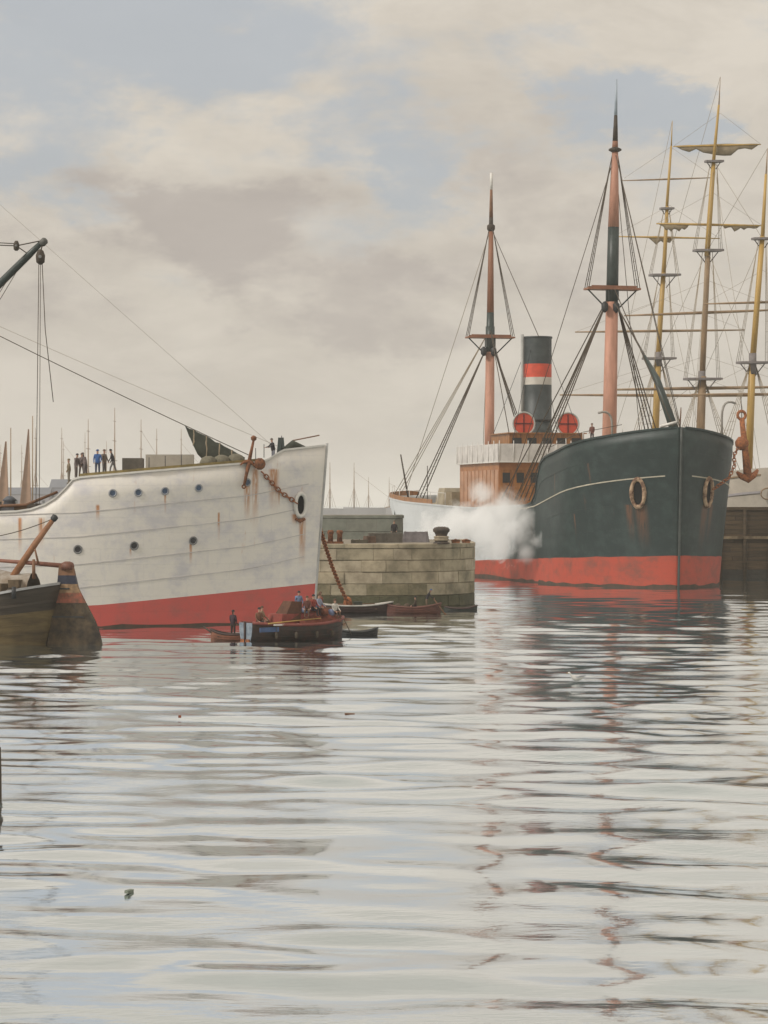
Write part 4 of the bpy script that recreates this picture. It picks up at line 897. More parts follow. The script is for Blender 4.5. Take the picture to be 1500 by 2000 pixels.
# ------------------------------------------------------------------ small boats
def boat(name, label, loc, rotz, L, B, hgt, m_out, m_in, m_gun, transom=None, sheer=.25, thwarts=3, group=None, draft=.25, fullness=.6, gun_w=.07):
    root = thing(name, label, 'boat', loc, rotz, group)
    hx = L/2
    def hbf(u):            # u -1 stern, +1 bow
        b = (1-max(0, u)**2.4)**fullness if u > 0 else 1-(.45 if transom else 1.0)*(abs(u)**2.6)*(1 if transom else 1)
        return max(0, b)*B/2
    us = fs(-1, 1, 20)
    def sec(u, off=0.0):
        b = max(hbf(u)-off, .01); z = hgt+sheer*(abs(u)**2.2)*(1 if u > 0 else .6)
        return [(hx*u+.12*L*.15*max(0, u)**6*k, y*b, -draft+off+(z+draft-off)*k) for y, k in ((-1, 1), (-.97, .75), (-.88, .5), (-.66, .25), (-.3, .06), (0, 0), (.3, .06), (.66, .25), (.88, .5), (.97, .75), (1, 1))]
    mb = MB(); mb.grid([sec(u) for u in us], 0); inn = MB(); inn.grid([[(p[0], p[1], p[2]) for p in sec(u, .06)][::-1] for u in us], 0)
    hull = mb.build('hull', m_out, root); inn.build('lining', m_in, root)
    for sg in (0, 10):
        MB().tube([Vector(sec(u)[sg])+Vector((0, 0, .02)) for u in us], gun_w, 6).build('gunwale', m_gun, root)
    for k in ((1, 9), (2, 8), (3, 7)):
        for sg in k: MB().tube([Vector(sec(u)[sg])+Vector((0, (-.015 if sg < 5 else .015), 0)) for u in us[1:-1]], .022, 4).build('strake', m_out, root)
    for u in (-.75, -.45, -.15, .15, .45, .7): MB().tube([Vector(p)+Vector((0, 0, .02)) for p in sec(u, .07)], .03, 4).build('rib', m_in, root)
    s0 = sec(-1); tm = MB(); o = len(tm.v)
    tm.loft([[Vector(p)+Vector((dx, 0, 0)) for p in s0] for dx in (-.04, .06)], sm=False); tm.build('transom', transom or m_out, root)
    for i in range(thwarts):
        u = -.6+1.15*i/max(1, thwarts-1); MB().box((hx*u, 0, hgt*.62), (.28, hbf(u)*1.9, .05)).build('thwart', m_in, root)
    return root, hbf
RB = mat('red_brown_boat', (.13, .045, .03), .6, .4, 2); DKB = mat('dark_brown_boat', (.045, .022, .018), .6, .4, 2); BLKB = mat('black_boat', (.020, .022, .022), .5, .4, 2)
TANB = mat('boat_lining', (.20, .13, .075), .8, .35, 2)
# launch crowded with people, under the white bow
d = 162.0
lau, lhb = boat('open_launch', 'crowded dark launch with pale blue stern lying under the white bow', (PX(574, d), d+1.0, 0), R(38), 7.8, 2.7, 1.05, mat('tarred_red_brown_hull', (.055, .026, .018), .6, .5, 2, col2=(.022, .018, .016)), mat('red_lining', (.20, .05, .035), .7, .4, 2), mat('red_brown_gunwale', (.24, .06, .045), .6, .3, 2), transom=mat('pale_blue_transom', (.25, .29, .33), .7, .3, 3, col2=(.11, .14, .18)), sheer=.35, thwarts=4, draft=.4, gun_w=.11)
MB().box((-2.9, -1.22, .82), (1.5, .08, .30)).build('blue_wash_strake', mat('cobalt_strake', (.06, .11, .24), .55, .4, 2), lau)
MB().box((-1.6, -1.30, 1.12), (2.0, .10, .10)).build('white_capping', WL, lau)
MB().box((.2, .1, 1.4), (3.6, 1.7, .75), taper=.93).build('cabin_trunk', mat('brick_red_cabin', (.27, .055, .04), .7, .4, 2), lau)
MB().box((2.9, 0, 1.15), (1.4, 1.2, .5), taper=.8).build('foredeck_box', DKB, lau)
tp = MB(); tp.loft([[(-1.35, -.7, 1.3), (-.1, -.8, 1.3), (.25, -.55, 2.55), (-.55, -.45, 2.6)], [(-1.35, .75, 1.3), (-.1, .8, 1.3), (.25, .55, 2.55), (-.55, .5, 2.6)]], sm=False); tp.build('tarpaulin_hood', mat('brown_hood', (.10, .04, .02), .85, .4, 2.5, bump=.5), lau)
MB().tube([(-3.98, 0, -.3), (-4.02, 0, 1.35)], .08, 6).build('rudder', DKB, lau)
hp_ = MB(); rs_ = random.Random(12); rr_ = []
for i in range(11):
    x_ = -.2+i*.34; hh = 1.35*math.sin(math.pi*(i+.6)/11.2)**.6*(1+rs_.uniform(-.18, .15))
    rr_.append([(x_, y_*.95, 1.15+hh*(1-abs(y_)**2)*(1+rs_.uniform(-.15, .15))) for y_ in fs(-1, 1, 8)])
hp_.grid(rr_).build('cargo_heap', mat('rust_red_heap', (.24, .065, .04), .9, .5, 2.5, col2=(.09, .03, .02), bump=.8), lau)
for x_, y_, z_ in ((.4, -.7, 2.0), (1.2, -.6, 2.15), (1.9, -.75, 1.85), (2.6, -.5, 1.75), (1.5, .2, 2.5)):
    MB().lathe((x_, y_, z_-.2), [(.2, 0), (.3, .12), (.27, .34), (.1, .45)], 9).build('sack', (mat('blue_sack', (.16, .19, .30), .9, .4, 3), mat('rust_sack', (.20, .07, .04), .9, .4, 3))[int(x_*10) % 2], lau)
tmr = MB().box((-3.97, 0, -.02), (.10, 1.0, .42)); tmr.build('rusty_stern_plate', RUSTB, lau); tmr = None
for x_ in (-2.4, -.9, .8, 2.2): MB().lathe((x_, -lhb(x_/3.9)-.12, .42), [(.04, -.24), (.10, -.16), (.11, .12), (.04, .22)], 8).build('fender', HEMP, lau)
rope('fender_line', (-2.4, -1.35, .7), (-2.4, -1.3, 1.1), .02, HEMP, lau)
MB().tube([(-3.0, -1.25, 1.22), (1.4, -1.05, 1.45)], [.05, .035], 6).build('oar', WOODY, lau)
MB().tube([(1.9, 0, 1.0), (1.9, 0, 2.5)], [.09, .07], 7).build('stove_pipe', IRON, lau)
MB().tube([(3.5, 0, 1.2), (3.9, -.1, 1.5), (4.6, -.2, .2)], .03, 5).build('painter', HEMP, lau)
MB().lathe((2.9, .3, 1.4), [(.28, 0), (.34, .2), (.34, .45), (.28, .65)], 10).build('cask', WOODB, lau)
for lab, x, y, z, pose, top, bot, hat, h_, rz in (
    ('person in brown shawl seated at the pale blue stern of the launch', -3.0, -.2, .55, 'sit', (.16, .07, .04), BLK, (.18, .06, .03), 1.7, -100),
    ('person in buff jacket seated inside the launch by its brown hood', -2.3, .5, .60, 'sit', (.30, .21, .13), BROWN, (.2, .1, .06), 1.7, -60),
    ('person in light blue shirt behind the brown hood of the launch', .75, .55, .75, 'stand', LTB, BLK, (.16, .2, .3), 1.55, -100),
    ('person in dark brown hunched on the launch red cabin side', .35, -.95, .78, 'sit', (.10, .035, .025), BROWN, (.13, .05, .03), 1.6, -130),
    ('person in deep red coat seated forward of the launch hood', 1.0, -.75, .82, 'sit', RDD, BLK, (.10, .04, .02), 1.65, -80),
    ('person in pale blue grey blouse seated amidships in the launch', 1.75, -.35, .80, 'sit', (.26, .28, .36), BROWN, (.3, .32, .42), 1.7, -70),
    ('person in russet coat standing near the launch bow', 2.3, .2, .6, 'stand', (.17, .05, .03), DKB and BROWN, (.11, .04, .02), 1.62, 180),
    ('person in white shirt bent over the launch foredeck box', 3.0, -.45, .55, 'sit', WHT, BROWN, (.12, .08, .06), 1.55, -90)):
    person(lab, on(lau, (x, y, z+(.22 if pose == 'sit' else .15)+(.55 if x > .3 else 0))), R(38+rz), pose=pose, top=top, bot=bot, hat=hat, h=h_)
# punt with a standing figure
pun, _ = boat('wooden_punt', 'small orange brown punt alongside the launch pale blue stern', (PX(455, 163.5), 163.5, 0), R(170), 3.0, 1.1, .34, mat('orange_punt', (.23, .085, .045), .6, .4, 2), DKB, DKB, sheer=.32, thwarts=2)
MB().tube([(2.0, .15, .85), (1.2, .1, .3), (.6, .1, .15)], [.05, .07, .05], 6).build('steering_oar', WOODD, pun)
person('person in black standing upright in the small punt', on(pun, (.0, 0, .12)), R(60), top=(.045, .025, .035), bot=(.05, .035, .03), hat=BLK, h=1.75)
# two rowing boats by the quay
d = 203.0
lig, _ = boat('rowing_boat', 'long dark rowing boat with white gunwale below the rusty chain', (PX(692, d), d, 0), R(4), 6.2, 1.7, .62, DKB, TANB, mat('white_gunwale', (.50, .48, .44), .6, .3, 2), sheer=.30)
MB().box((.3, .1, .75), (.7, .8, .45)).build('stowed_bundle', CANVG, lig)
for y_ in (-.35, .3): MB().tube([(-2.4, y_, .72), (1.7, y_*.6, .78)], [.05, .035], 6).build('oar', WOODB, lig)
rb, _ = boat('rowing_boat', 'red brown rowing boat sculled by a person in blue', (PX(808, d), d-.3, 0), R(-3), 4.4, 1.4, .50, RB, DKB, RB, sheer=.34)
MB().tube([on(rb, (2.75, -.35, -.25)), on(rb, (1.55, -.1, 1.35))], [.06, .04], 6).build('oar', WOODB, rb, True)
MB().box(on(rb, (2.72, -.34, -.15)), (.10, .05, .5), rot=Matrix.Rotation(-.6, 3, 'Y')).build('oar_blade', WOODB, rb, True)
for x_ in (-1.3, -.55): MB().lathe(on(rb, (x_, 0, .35)), [(.3, 0), (.34, .2), (.2, .42), (.05, .48)], 8).build('cargo_bale', mat('bale', (.09, .06, .04), .9, .4, 3), rb, True)
person('person in blue jacket leaning on the oar of the rowing boat', on(rb, (1.05, 0, .25)), R(0), pose='reach', arm=.5, lean=.45, top=(.08, .17, .36), bot=(.16, .11, .07), hat=(.07, .13, .24), h=1.75)
person('dark crouched person seated amidships in the red brown rowing boat', on(rb, (.15, 0, .12)), R(180), pose='sit', top=(.07, .05, .035), bot=BLK, hat=BLK, h=1.5)
boat('dinghy', 'low black dinghy floating beside the dark bow of the launch', (PX(700, 168), 168, 0), R(8), 2.6, .95, .26, BLKB, BLKB, BLKB, sheer=.28, thwarts=2)
boat('dinghy', 'flat dark dinghy lying against the rounded end of the quay', (PX(900, 207), 207, 0), R(2), 2.7, 1.0, .22, mat('green_black_boat', (.03, .035, .03), .6, .4, 2), DKB, DKB, sheer=.25, thwarts=2)
chain(wship, [P(624, 1030, 186), P(634, 1062, 190), P(648, 1105, 195), P(664, 1145, 199.5), P(679, 1176, 202.6)], .40, RUSTB, True)
MB().lathe(P(679, 1180, 202.8), [(.35, -.35), (.4, 0), (.28, .5), (.1, .62)], 9).build('iron_buoy_hook', RUSTB, lig, True)

# ------------------------------------------------------------------ things on the quays
b = thing('bollard', 'tall mushroom headed iron bollard on the edge of the rounded quay', 'bollard', (PX(862, 213.5), 213.5, QZ-.05))
MB().lathe((0, 0, 0), [(.72, 0), (.74, .10), (.56, .16), (.50, .75), (.58, .95), (.72, 1.08), (.74, 1.25), (.60, 1.42), (.25, 1.5)], 16).build('post', mat('rusty_black_bollard', (.075, .052, .036), .7, .5, 2.5, col2=(.025, .02, .018), bump=.4), b)
MB().lathe((0, 0, .25), [(.56, 0), (.66, .06), (.66, .16), (.58, .24), (.66, .30), (.66, .38), (.55, .44)], 16).build('rope_turns', HEMPL, b)
bt = thing('mooring_bitts', 'pair of rusty mooring bitts on the quay near the white bow', 'bitts', (PX(654, 213.5), 213.5, QZ-.04))
MB().box((0, 0, .10), (1.5, .8, .2)).build('base_plate', RUST, bt)
for x_ in (-.38, .42): MB().lathe((x_, 0, .18), [(.24, 0), (.22, .6), (.30, .8), (.22, 1.0)], 12).build('post', RUST, bt)
for i, (lab, px, dd, sz, rz, c) in enumerate((('long grey packing case lying on the pale quay', 752, 219, (3.0, 1.2, .85), .1, (.12, .105, .085)), ('small brown crate beside the long packing case on the quay', 722, 217, (.9, .8, .6), .4, (.16, .10, .07)), ('mauve grey covered pile on the quay beside the bollard', 812, 222, (2.4, 1.4, .95), -.1, (.20, .18, .185)), ('flat brown baulk of timber near the mooring bitts', 702, 216, (1.5, .6, .32), .05, (.10, .085, .06)))):
    t = thing('packing_case' if i < 2 else ('covered_pile' if i == 2 else 'timber_baulk'), lab, 'crate' if i < 2 else ('pile' if i == 2 else 'timber'), (PX(px, dd), dd, QZ-.04), rz)
    cm = mat('case_%d' % i, c, .9, .4, 1.5, bump=.4)
    MB().box((0, 0, sz[2]/2), sz, taper=.86 if i == 2 else 1).build('body', cm, t)
    for x_ in (-.4, 0, .4): MB().box((x_*sz[0], 0, sz[2]/2), (.12, sz[1]+.06, sz[2]+.05), taper=.86 if i == 2 else 1).build('batten', cm, t)
person('person in grey standing beside the packing case on the quay', (PX(770, 224), 224, QZ-.04), R(-100), top=(.13, .115, .09), bot=(.11, .095, .075), hat=(.13, .10, .07), h=1.85)
for lab, px in (('low rusty mooring ring block at the rounded end of quay', 890), ('small dark iron cleat at the curved corner of quay', 911)):
    t = thing('mooring_cleat', lab, 'cleat', (PX(px, 213.6), 213.6 if px < 900 else 214.3, QZ-.02)); MB().box((0, 0, .12), (.7, .3, .16)).build('base', RUST, t); MB().tube([(-.4, 0, .22), (0, 0, .30), (.4, 0, .22)], [.06, .11, .06], 7).build('horn', RUST, t)
pl = MB().tube([(0, 0, -2), (0, 0, .9), (.03, .02, PZ(1462, 74.5))], [.34, .31, .26], 12).build('mooring_pile', mat('old_pile', (.075, .05, .03), .8, .5, 1.5, bump=.6, stretch=(3, 3, .5))); pl.location = (PX(-17, 75), 75, 0)
tag(pl, 'weathered brown mooring pile rising from the open water', 'mooring pile')

def gull():
    d_ = 43200/(1333-985.0); o = thing('gull', 'white gull floating on the open water below the steamer', 'gull', (PX(1126, d_), d_, .10), R(195)); o.scale = (1.2,)*3
    rings = []
    for x, r, z in ((-.36, .02, .16), (-.26, .07, .13), (-.1, .13, .10), (.08, .14, .10), (.2, .10, .15), (.26, .06, .25), (.3, .055, .32), (.35, .04, .33), (.40, .012, .32)):
        rings.append([(x, math.cos(q)*r, z+math.sin(q)*r*.9) for q in [2*math.pi*j/10 for j in range(10)]])
    MB().loft(rings).build('body', WL, o)
    for sg in (-1, 1): MB().loft([[(.12, sg*.11, .18), (.0, sg*.15, .12), (-.12, sg*.11, .2)], [(-.38, sg*.03, .20), (-.40, sg*.04, .18), (-.42, sg*.02, .21)]], sm=False).build('wing', mat('gull_grey', (.35, .36, .38), .8, .2, 5), o)
    MB().tube([(.39, 0, .32), (.47, 0, .30)], [.018, .005], 5).build('beak', mat('beak_yellow', (.45, .28, .05), .5, .2, 5), o)
gull()
for i, (lab, px, py, l_, rz) in enumerate((('short broken plank drifting on open water before the launch', 683, 1397, .42, .2), ('tiny red brown float drifting alone out from the barge', 351, 1401, .12, 0), ('mossy plank drifting on the lower open water', 252, 1745, .36, 1.3))):
    d_ = 43200/(py-985.0); o = MB().box((0, 0, .02), (l_, .09, .07)).build('driftwood', mat('driftwood_%d' % i, ((.20, .09, .04), (.25, .07, .03), (.22, .25, .20))[i], .8, .4, 8)); o.location = (PX(px, d_), d_, .03); o.rotation_euler = (.1, .05, rz); tag(o, lab, 'driftwood')

# ------------------------------------------------------------------ sailing ship behind the wharf
def sailing_ship():
    root = thing('sailing_ship', 'full-rigged sailing ship with yellow masts behind the timber wharf', 'sailing ship', (52.9, 328, 0), R(106.7))
    M = wm(root); inv = M.inverted(); L, B = 68.0, 5.8
    zt = lambda s: itp([(0, 13.9), (10, 12.6), (34, 11.2), (58, 12.0), (68, 13.6)], s)
    def hb(s, z):
        k = max(0, min(1, z/11)); t = min(1, (s+.6)/lerp(14, 4.5, k)); f = math.sin(math.pi/2*t)**.8
        e = (L-s)/lerp(18, 11, k); f *= math.sin(math.pi/2*min(1, max(0, e)))**.85
        return B*f
    xo = lambda s, z: 0.0
    st = [0, .5, 1.2, 2, 3.5, 5, 8, 12, 18, 25, 34, 42, 50, 55, 59, 62, 64.5, 66.5, 68]
    # local x forward: stations run forward from the stern
    hbr = lambda s, z: hb(L-s, z); rows = [lambda s: -3, lambda s: 0, lambda s: 3.0]+[(lambda s, f=f: lerp(3, zt(L-s), f)) for f in (.33, .66, 1)]
    stations = [L-s for s in reversed(st)]
    mb = hull_mesh(stations, rows, hbr, xo, lambda i, s, sg: 0 if i < 2 else 1)
    for v in mb.v: v.x += L
    for sg in (0,):
        o = len(mb.v); sec = [Vector((0, hb(0, f(L))*k, f(L))) for k in (-1, 1) for f in (rows if k < 0 else rows[::-1])]
        mb.v += sec; mb.face(range(o, o+len(sec)), 1)
    hull = mb.build('hull', [mat('ship_green_bottom', (.16, .2, .17), .6, .3, 1), mat('cream_hull_paint', (.50, .45, .38), .6, .2, .7)], root)
    for sg in (-1, 1): 
        s2 = side_strip(stations[:-1], lambda s: zt(L-s)-.9, hbr, xo, sg, .2, .08)
        for v in s2.v: v.x += L
        s2.build('rubbing_strake', SPARB, hull)
        s2 = side_strip(stations[:-1], lambda s: zt(L-s)-3.2, hbr, xo, sg, .3, .06)
        for v in s2.v: v.x += L
        s2.build('painted_band', mat('lilac_grey_band', (.34, .32, .33), .6, .2, 1), hull)
    dk = deck_strip(stations[1:-1], lambda s: zt(L-s)-.9, hbr, .1)
    for v in dk.v: v.x += L
    dk.build('deck', DECK, root)
    tor = torus_mesh('stern_scroll', .75, .09, SPARB, 18, 6, 1.3); o = link('stern_scroll', tor, root); o.matrix_basis = Matrix.Translation((-.05, 1.9, 10.4)) @ Matrix.Rotation(math.pi/2, 4, 'Y')
    GT = mat('grey_top', (.19, .17, .165), .7, .3, 1.5)
    def W(p): return inv @ p
    def yard(px, py, hwpx, dd, r, mr, tilt=0.0, sail=None, fwd=.6):
        c = W(P(px, py, dd)); a = W(P(px-hwpx, py+tilt, dd)); b = W(P(px+hwpx, py-tilt, dd)); f = Vector((fwd, 0, 0))
        y = MB().tube([a+f, a.lerp(b, .25)+f, c+f, a.lerp(b, .75)+f, b+f], [r*.35, r*.65, r*.78, r*.65, r*.35], 8).build('yard', SPARB if sail is None else WOODY, mr)
        if sail:
            for (t0, t1, hang) in sail:
                rs = random.Random(int(px+py+t0*100)); rings = []; n = 12
                for i in range(n+1):
                    t = lerp(t0, t1, i/n); e = math.sin(math.pi*i/n)**.5*.8+.12; q = a.lerp(b, t)+f*1.3; h_ = hang*e*(1+rs.uniform(-.45, .5))
                    rings.append([q+Vector((math.cos(g)*.28*e, 0, math.sin(g)*h_*.5-h_*.42+.12)) for g in [2*math.pi*j/8 for j in range(8)]])
                MB().loft(rings).build('furled_sail', CANVT, y)
        return a, b
    def build_mast(dd, segs, tops, yards, shz):
        mr = sub('mast', root)
        for (p0, p1, r0, r1, m_, nm) in segs:
            a = W(P(*p0, dd)); b = W(P(*p1, dd)); MB().tube([a, a.lerp(b, .5), b], [r0*.85, (r0+r1)/2*.87, r1*.85], 10).build(nm, m_, mr)
        tp = []
        for (px, py, hw, th) in tops:
            c = W(P(px, py, dd)); s = hw/F*dd; l = W(P(px-hw, py, dd)); r = W(P(px+hw, py, dd)); lat = (r-l).normalized()
            mb = MB(); mb.loft([[c+lat*x*s+Vector((y*s*.6, 0, z)) for x, y in ((-1, -.8), (0, -1), (1, -.8), (1, .4), (.5, .9), (-.5, .9), (-1, .4))] for z in (-.18, .12)], sm=False)
            for k in (-1, 1): mb.tube([c+lat*k*s*.85, c+lat*k*.3+Vector((0, 0, -s*.9))], .08, 5)
            mb.build('top', GT, mr); tp.append((c, lat, s))
            if th: MB().tube([c+Vector((0, 0, -th)), c+Vector((0, 0, th*.8))], .55, 8).build('doubling', GT, mr)
        # shrouds: lowest top to the ship's side, upper tops to the top below
        c, lat, s = tp[0]
        for k in (-1, 1):
            f = [c+lat*k*.3 for _ in range(4)]; e = [Vector((c.x-2.5+x*1.6, k*-1*hb(34, 10)*.97, shz)) for x in range(4)]
            for p, q in zip(f, e): rope('shroud', p, q, .042, HEMPL, mr)
            mb = MB()
            for i in range(2, 14): mb.tube([f[0].lerp(e[0], i/14), f[3].lerp(e[3], i/14)], .025, 3)
            tag(mb.build('ratlines', HEMPL, mr), kind='stuff')
        for (c0, l0, s0), (c1, l1, s1) in zip(tp, tp[1:]):
            for k in (-1, 1):
                mb = MB(); ends = []
                for x in (-.6, 0, .6):
                    p = c1+l1*k*s1*.35; q = c0+l0*k*s0*.95+Vector((x, 0, 0)); ends.append((p, q)); rope('shroud', p, q, .036, HEMPL, mr)
                for i in range(1, 12): mb.tube([ends[0][0].lerp(ends[0][1], i/12), ends[2][0].lerp(ends[2][1], i/12)], .02, 3)
                tag(mb.build('ratlines', HEMPL, mr), kind='stuff')
        topm = W(P(*segs[-1][1], dd))
        for (px, py, hw, r, tilt, sail) in yards:
            a, b_ = yard(px, py, hw, dd, r, mr, tilt, sail)
            m2 = W(P(px+ (HOR-py)*.0, py-58, dd)); m2 = W(P(px+3, py-62, dd))
            for e in (a, b_): rope('yard_lift', e+Vector((.6, 0, 0)), m2, .02, HEMPL, mr)
        return mr, tp, topm
    m1, t1, u1 = build_mast(352, [((1366, 900), (1372, 735), .75, .66, SPARB, 'lower_mast'), ((1371, 745), (1383, 488), .50, .44, SPARB, 'topmast'), ((1381, 500), (1394, 313), .47, .36, WOODY, 'topgallant_mast'), ((1393, 322), (1404, 205), .30, .18, WOODY, 'royal_mast'), ((1404, 208), (1407, 150), .12, .03, SPARB, 'pole')],
        [(1371, 740, 34, 1.4), (1382, 489, 27, .0), (1394, 315, 17, 0)],
        [(1404, 283, 86, .20, 2, [(.03, .98, 1.35)]), (1389, 438, 104, .24, -2, [(.02, .32, 1.0), (.62, .98, 1.0)]), (1380, 610, 158, .28, 6, None), (1373, 758, 190, .32, 3, None)], 11.5)
    m2, t2, u2 = build_mast(368, [((1278, 900), (1286, 690), .62, .56, WOODY, 'lower_mast'), ((1285, 700), (1296, 533), .46, .40, WOODY, 'topmast'), ((1296, 540), (1303, 403), .38, .30, WOODY, 'topgallant_mast'), ((1302, 410), (1311, 285), .27, .18, WOODY, 'royal_mast'), ((1311, 290), (1313, 236), .14, .05, WOODY, 'pole')],
        [(1286, 700, 30, 1.2), (1297, 537, 28, .0), (1302, 407, 13, 0)],
        [(1307, 349, 92, .17, 3, None), (1305, 463, 104, .20, -2, [(.32, .58, 1.1)]), (1292, 646, 166, .26, 2, None), (1286, 772, 190, .30, -1, None)], 11.5)
    m3, t3, u3 = build_mast(337, [((1462, 920), (1470, 690), .62, .56, WOODY, 'lower_mast'), ((1470, 705), (1489, 462), .50, .42, WOODY, 'topmast'), ((1489, 470), (1496, 340), .34, .2, WOODY, 'topgallant_mast'), ((1496, 345), (1499, 290), .14, .05, SPARB, 'pole')],
        [(1470, 708, 30, 1.6), (1489, 466, 20, .0)], [(1487, 590, 110, .22, 3, None), (1474, 770, 120, .26, 0, None)], 12.2)
    for a, b_ in ((u1, t2[1][0]), (t1[1][0], t2[0][0]), (u2, Vector((66, 0, 14))), (t2[1][0], Vector((64, 0, 13.6))), (u3, t1[1][0]), (t3[1][0], t1[0][0]), (t1[2][0], t3[1][0]), (t1[1][0], t3[0][0]), (t1[0][0], t2[0][0]+Vector((0, 0, -8)))):
        rope('stay', a, b_, .03, HEMPL, root)
    for tpz in (t1, t2):
        for k in (-1, 1):
            for j in (1, 2): rope('backstay', tpz[j][0], Vector((tpz[0][0].x-6-j, k*5.5, 11.8)), .026, HEMPL, root)
sailing_ship()

# ------------------------------------------------------------------ far side of the harbour
FARM = mat('far_mast_wood', (.26, .16, .09), .8, .2, .1); FARH = mat('far_hull_paint', (.10, .09, .09), .7, .3, .1); FARHL = mat('far_grey_hull', (.30, .29, .30), .7, .2, .1)
def far_ship(label, px, d, top, spacing, nm, hullm, ln=62, yards=4):
    root = thing('distant_ship', label, 'sailing ship', (PX(px, d), d, 0), R(12), 'sailing ships moored across the harbour')
    st = [0, 1, 3, 6, 12, 30, 50, 57, 60.5, ln]; hb = lambda s, z: 5*max(0, math.sin(math.pi*min(1, max(0, s/ln))))**.35*(1 if 0 < s < ln else 0)
    mb = hull_mesh(st, [lambda s: -1, lambda s: 0, lambda s: 3, lambda s: 6+1.5*abs(s/ln-.5)], hb, lambda s, z: 0, lambda i, s, sg: 0)
    for v in mb.v: v.x += ln/2
    mb.build('hull', hullm, root)
    for i in range(nm):
        x = (i-(nm-1)/2)*spacing; h = top*(1-.10*abs(i-(nm-1)/2)); mr = sub('mast', root)
        MB().tube([(x, 0, 4), (x, 0, h*.5), (x, 0, h)], [.55, .42, .14], 6).build('pole', FARM, mr)
        for k in range(yards):
            z = lerp(h*.36, h*.88, k/max(1, yards-1)); hw = lerp(12, 5, k/max(1, yards-1)); a = .25
            MB().tube([(x-hw*math.sin(a), -hw*math.cos(a), z), (x, 0, z), (x+hw*math.sin(a), hw*math.cos(a), z)], [.12, .24, .12], 5).build('yard', FARM, mr)
        for k in (-1, 1):
            for dx in (-3, 3): rope('shroud', (x, 0, h*.55), (x+dx, k*5, 7), .10, FARM, mr, n=4)
    rope('stay', ((nm-1)/2*spacing, 0, top*.8), (ln/2+10, 0, 8), .08, FARM, root)
    MB().tube([(ln/2-1, 0, 6.5), (ln/2+13, 0, 10)], [.4, .15], 6).build('bowsprit', FARM, root)
far_ship('distant three-masted ship seen above the people on the white ship', 224, 1350, 62, 14.5, 3, FARH)
far_ship('distant two-masted ship seen above the white ship pale deckhouse', 330, 1500, 58, 15, 2, FARHL)
far_ship('distant bare-masted ship seen over the grey green pier', 668, 1700, 40, 17, 2, FARHL, yards=3)
far_ship('distant slender ship near the far warehouses', 95, 1600, 62, 17, 2, FARHL, yards=2)
far_ship('distant pair of bare masts between the brown sails', 22, 1900, 58, 16, 2, FARHL, yards=3)
far_ship('distant three-masted ship seen behind the people by the far warehouse', 166, 1950, 66, 17, 3, FARHL, yards=4)
far_ship('distant three-masted ship seen over the coiled hawsers of white ship', 420, 2000, 50, 18, 3, FARHL, yards=3)
far_ship('distant ship seen just right of the white bow', 740, 2100, 34, 18, 2, FARHL, yards=2)
def far_warehouse(label, px0, px1, ztop, d, gab, c):
    x0, x1 = PX(px0, d), PX(px1, d); root = thing('warehouse', label, 'building', ((x0+x1)/2, d, 0), 0, 'warehouses on the far shore'); w_ = (x1-x0)/2
    m_ = mat('warehouse_wall_%d' % px0, c, .9, .2, .05)
    MB().box((0, 10, ztop/2-.5), (2*w_, 20, ztop+1)).build('wall', m_, root)
    MB().loft([[(-w_-.3, -.5, ztop), (-w_-.3, 20.5, ztop), (-w_-.3, 10, ztop+gab)], [(w_+.3, -.5, ztop), (w_+.3, 20.5, ztop), (w_+.3, 10, ztop+gab)]], sm=False).build('roof', mat('slate_roof', (.13, .14, .17), .8, .2, .1), root)
    mb = MB(); n = int(2*w_/4)
    for i in range(n):
        for k in range(int(ztop/4)): mb.box((-w_+2+i*4, -.02, 2.4+k*4), (1.5, .12, 2.0))
    tag(mb.build('window_rows', IRON, root), kind='stuff')
far_warehouse('long low grey warehouse on the far shore behind the barge', -120, 96, 15, 1450, 4, (.25, .24, .26))
far_warehouse('taller lilac grey warehouse on the far shore', 97, 128, 19, 1460, 5, (.24, .24, .28))
far_warehouse('pale warehouse on far shore beside the taller lilac one', 129, 190, 14, 1455, 4, (.30, .29, .30))
shore = MB().box((-210, 1460, .6), (700, 60, 3.2)).build('far_quay', mat('far_stone', (.22, .21, .20), .9, .2, .05)); tag(shore, kind='structure')
def sail_barge(label, px, d, h, w_, lean):
    root = thing('sailing_barge', label, 'sailing boat', (PX(px, d), d, 0), R(8), 'brown-sailed boats across the dock')
    st = [0, .4, 1.2, 3, 7, 11, 13, 13.7, 14]; hb = lambda s, z: 2.3*max(0, math.sin(math.pi*min(1, max(0, s/14))))**.5*(1 if 0 < s < 14 else 0)
    mb = hull_mesh(st, [lambda s: -.6, lambda s: 0, lambda s: 1.5+.6*abs(s/14-.5)], hb, lambda s, z: 0, lambda i, s, sg: 0)
    for v in mb.v: v.x += 7
    mb.build('hull', DKB, root); dk = MB().box((0, 0, 1.2), (11, 3.2, .15)); dk.build('deck', WOODB, root)
    MB().tube([(w_*.45, 0, 1), (w_*.45+lean*.2, 0, h+3.0)], [.2, .1], 7).build('mast', SPARB, root)
    def prof(t):       # luff and leech of the brown sail
        lf = lerp(w_*.42, w_*.26, t); lc = lerp(-w_*.55, w_*.20, t**.8)
        return lc, lf
    rows = []
    for i in range(13):
        t = i/12; a, b_ = prof(t); z = 2.6+(h-2.6)*t; rows.append([(lerp(a, b_, k/6), .7*math.sin(math.pi*k/6)*(1-t*.7), z+.5*(1-t)*(k/6)) for k in range(7)])
    s = MB().grid(rows).build('sail', mat('tan_sail', (.34, .215, .145), .9, .2, .6, bump=.2), root); so = s.modifiers.new('cloth', 'SOLIDIFY'); so.thickness = .04
    MB().tube([(-w_*.6, 0, 2.5), (w_*.45, 0, 2.3)], [.09, .14], 6).build('boom', SPARB, root)
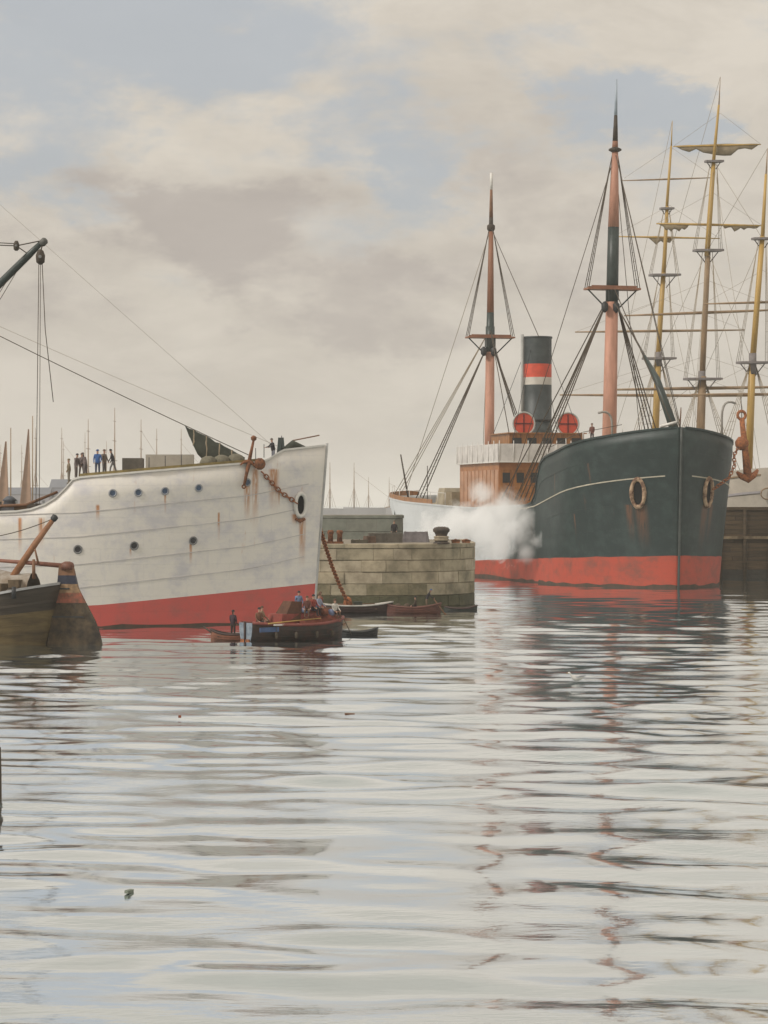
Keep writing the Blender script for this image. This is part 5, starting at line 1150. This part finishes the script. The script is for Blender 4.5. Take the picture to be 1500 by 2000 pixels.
sail_barge('brown-sailed boat with tall narrow sail beyond the white ship waist', 48, 560, PZ(838, 560), 3.9, .3)
sail_barge('brown-sailed boat with broad sail just beyond the derrick boom', 2, 540, PZ(862, 540), 4.6, .2)

# ------------------------------------------------------------------ steam blowing along the steamer's side
def steam():
    cs = [(P(985, 1000, 282), 3.6), (P(1012, 1035, 280.5), 3.0), (P(945, 1015, 284), 3.6), (P(1048, 1055, 279), 1.9), (P(1074, 1066, 278.5), 1.2), (P(900, 1030, 286), 3.6), (P(860, 1040, 289), 3.6), (P(965, 1040, 282), 3.4), (P(985, 1070, 280), 2.6), (P(1028, 1078, 279.5), 1.9), (P(940, 965, 284), 2.4), (P(1030, 1020, 281), 1.8)]
    ctr = P(975, 1030, 282)
    bm = bmesh.new(); bmesh.ops.create_icosphere(bm, subdivisions=4, radius=1.0)
    for v in bm.verts:
        dr = v.co.normalized(); best = .8
        for c, r in cs:
            oc = c-ctr; bq = dr.dot(oc); disc = bq*bq-(oc.length_squared-r*r)
            if disc > 0: best = max(best, bq+math.sqrt(disc))
        v.co = dr*best
    me = bpy.data.meshes.new('steam_plume'); bm.to_mesh(me); bm.free()
    o = link('steam_plume', me); o.location = ctr; tag(o, 'white cloud of steam blowing along the steamer side', 'steam', kind='stuff')
    m = bpy.data.materials.new('steam_vapour'); m.use_nodes = True; nt = m.node_tree; N = nt.nodes; Lk = nt.links
    N.remove(N['Principled BSDF']); pv = N.new('ShaderNodeVolumePrincipled'); Lk.new(pv.outputs[0], N['Material Output'].inputs['Volume'])
    pv.inputs['Color'].default_value = (.995, .995, .995, 1); pv.inputs['Anisotropy'].default_value = 0.0
    tc = N.new('ShaderNodeTexCoord')
    def M(op, a, b=None):
        n = N.new('ShaderNodeMath'); n.operation = op
        for i, v in enumerate((a, b)):
            if v is None: continue
            if isinstance(v, (int, float)): n.inputs[i].default_value = v
            else: Lk.new(v, n.inputs[i])
        return n.outputs[0]
    f = None
    for c, r in cs:
        vm = N.new('ShaderNodeVectorMath'); vm.operation = 'DISTANCE'; Lk.new(tc.outputs['Object'], vm.inputs[0]); vm.inputs[1].default_value = c-ctr
        g = M('SUBTRACT', 1.0, M('DIVIDE', vm.outputs['Value'], r)); f = g if f is None else M('MAXIMUM', f, g)
    n = N.new('ShaderNodeTexNoise'); Lk.new(tc.outputs['Object'], n.inputs['Vector']); n.inputs['Scale'].default_value = .30; n.inputs['Detail'].default_value = 8; n.inputs['Roughness'].default_value = .68; n.inputs['Distortion'].default_value = .9
    q = M('SUBTRACT', M('ADD', f, M('MULTIPLY', M('SUBTRACT', n.outputs['Fac'], .5), 2.9)), .27)
    Lk.new(M('MULTIPLY', M('MAXIMUM', q, 0.0), 1.25), pv.inputs['Density'])
    me.materials.append(m)
steam()

# ------------------------------------------------------------------ harbour haze
def haze():
    o = MB().box((0, 7900, 40), (36000, 17000, 86)).build('haze', []); tag(o, 'thin pale haze over the harbour', 'haze', kind='stuff')
    m = bpy.data.materials.new('haze_air'); m.use_nodes = True; nt = m.node_tree; N = nt.nodes
    N.remove(N['Principled BSDF']); pv = N.new('ShaderNodeVolumePrincipled'); nt.links.new(pv.outputs[0], N['Material Output'].inputs['Volume'])
    pv.inputs['Color'].default_value = (.95, .93, .90, 1); pv.inputs['Density'].default_value = 0.00017; pv.inputs['Anisotropy'].default_value = 0.0
    o.data.materials.append(m); return o
haze()
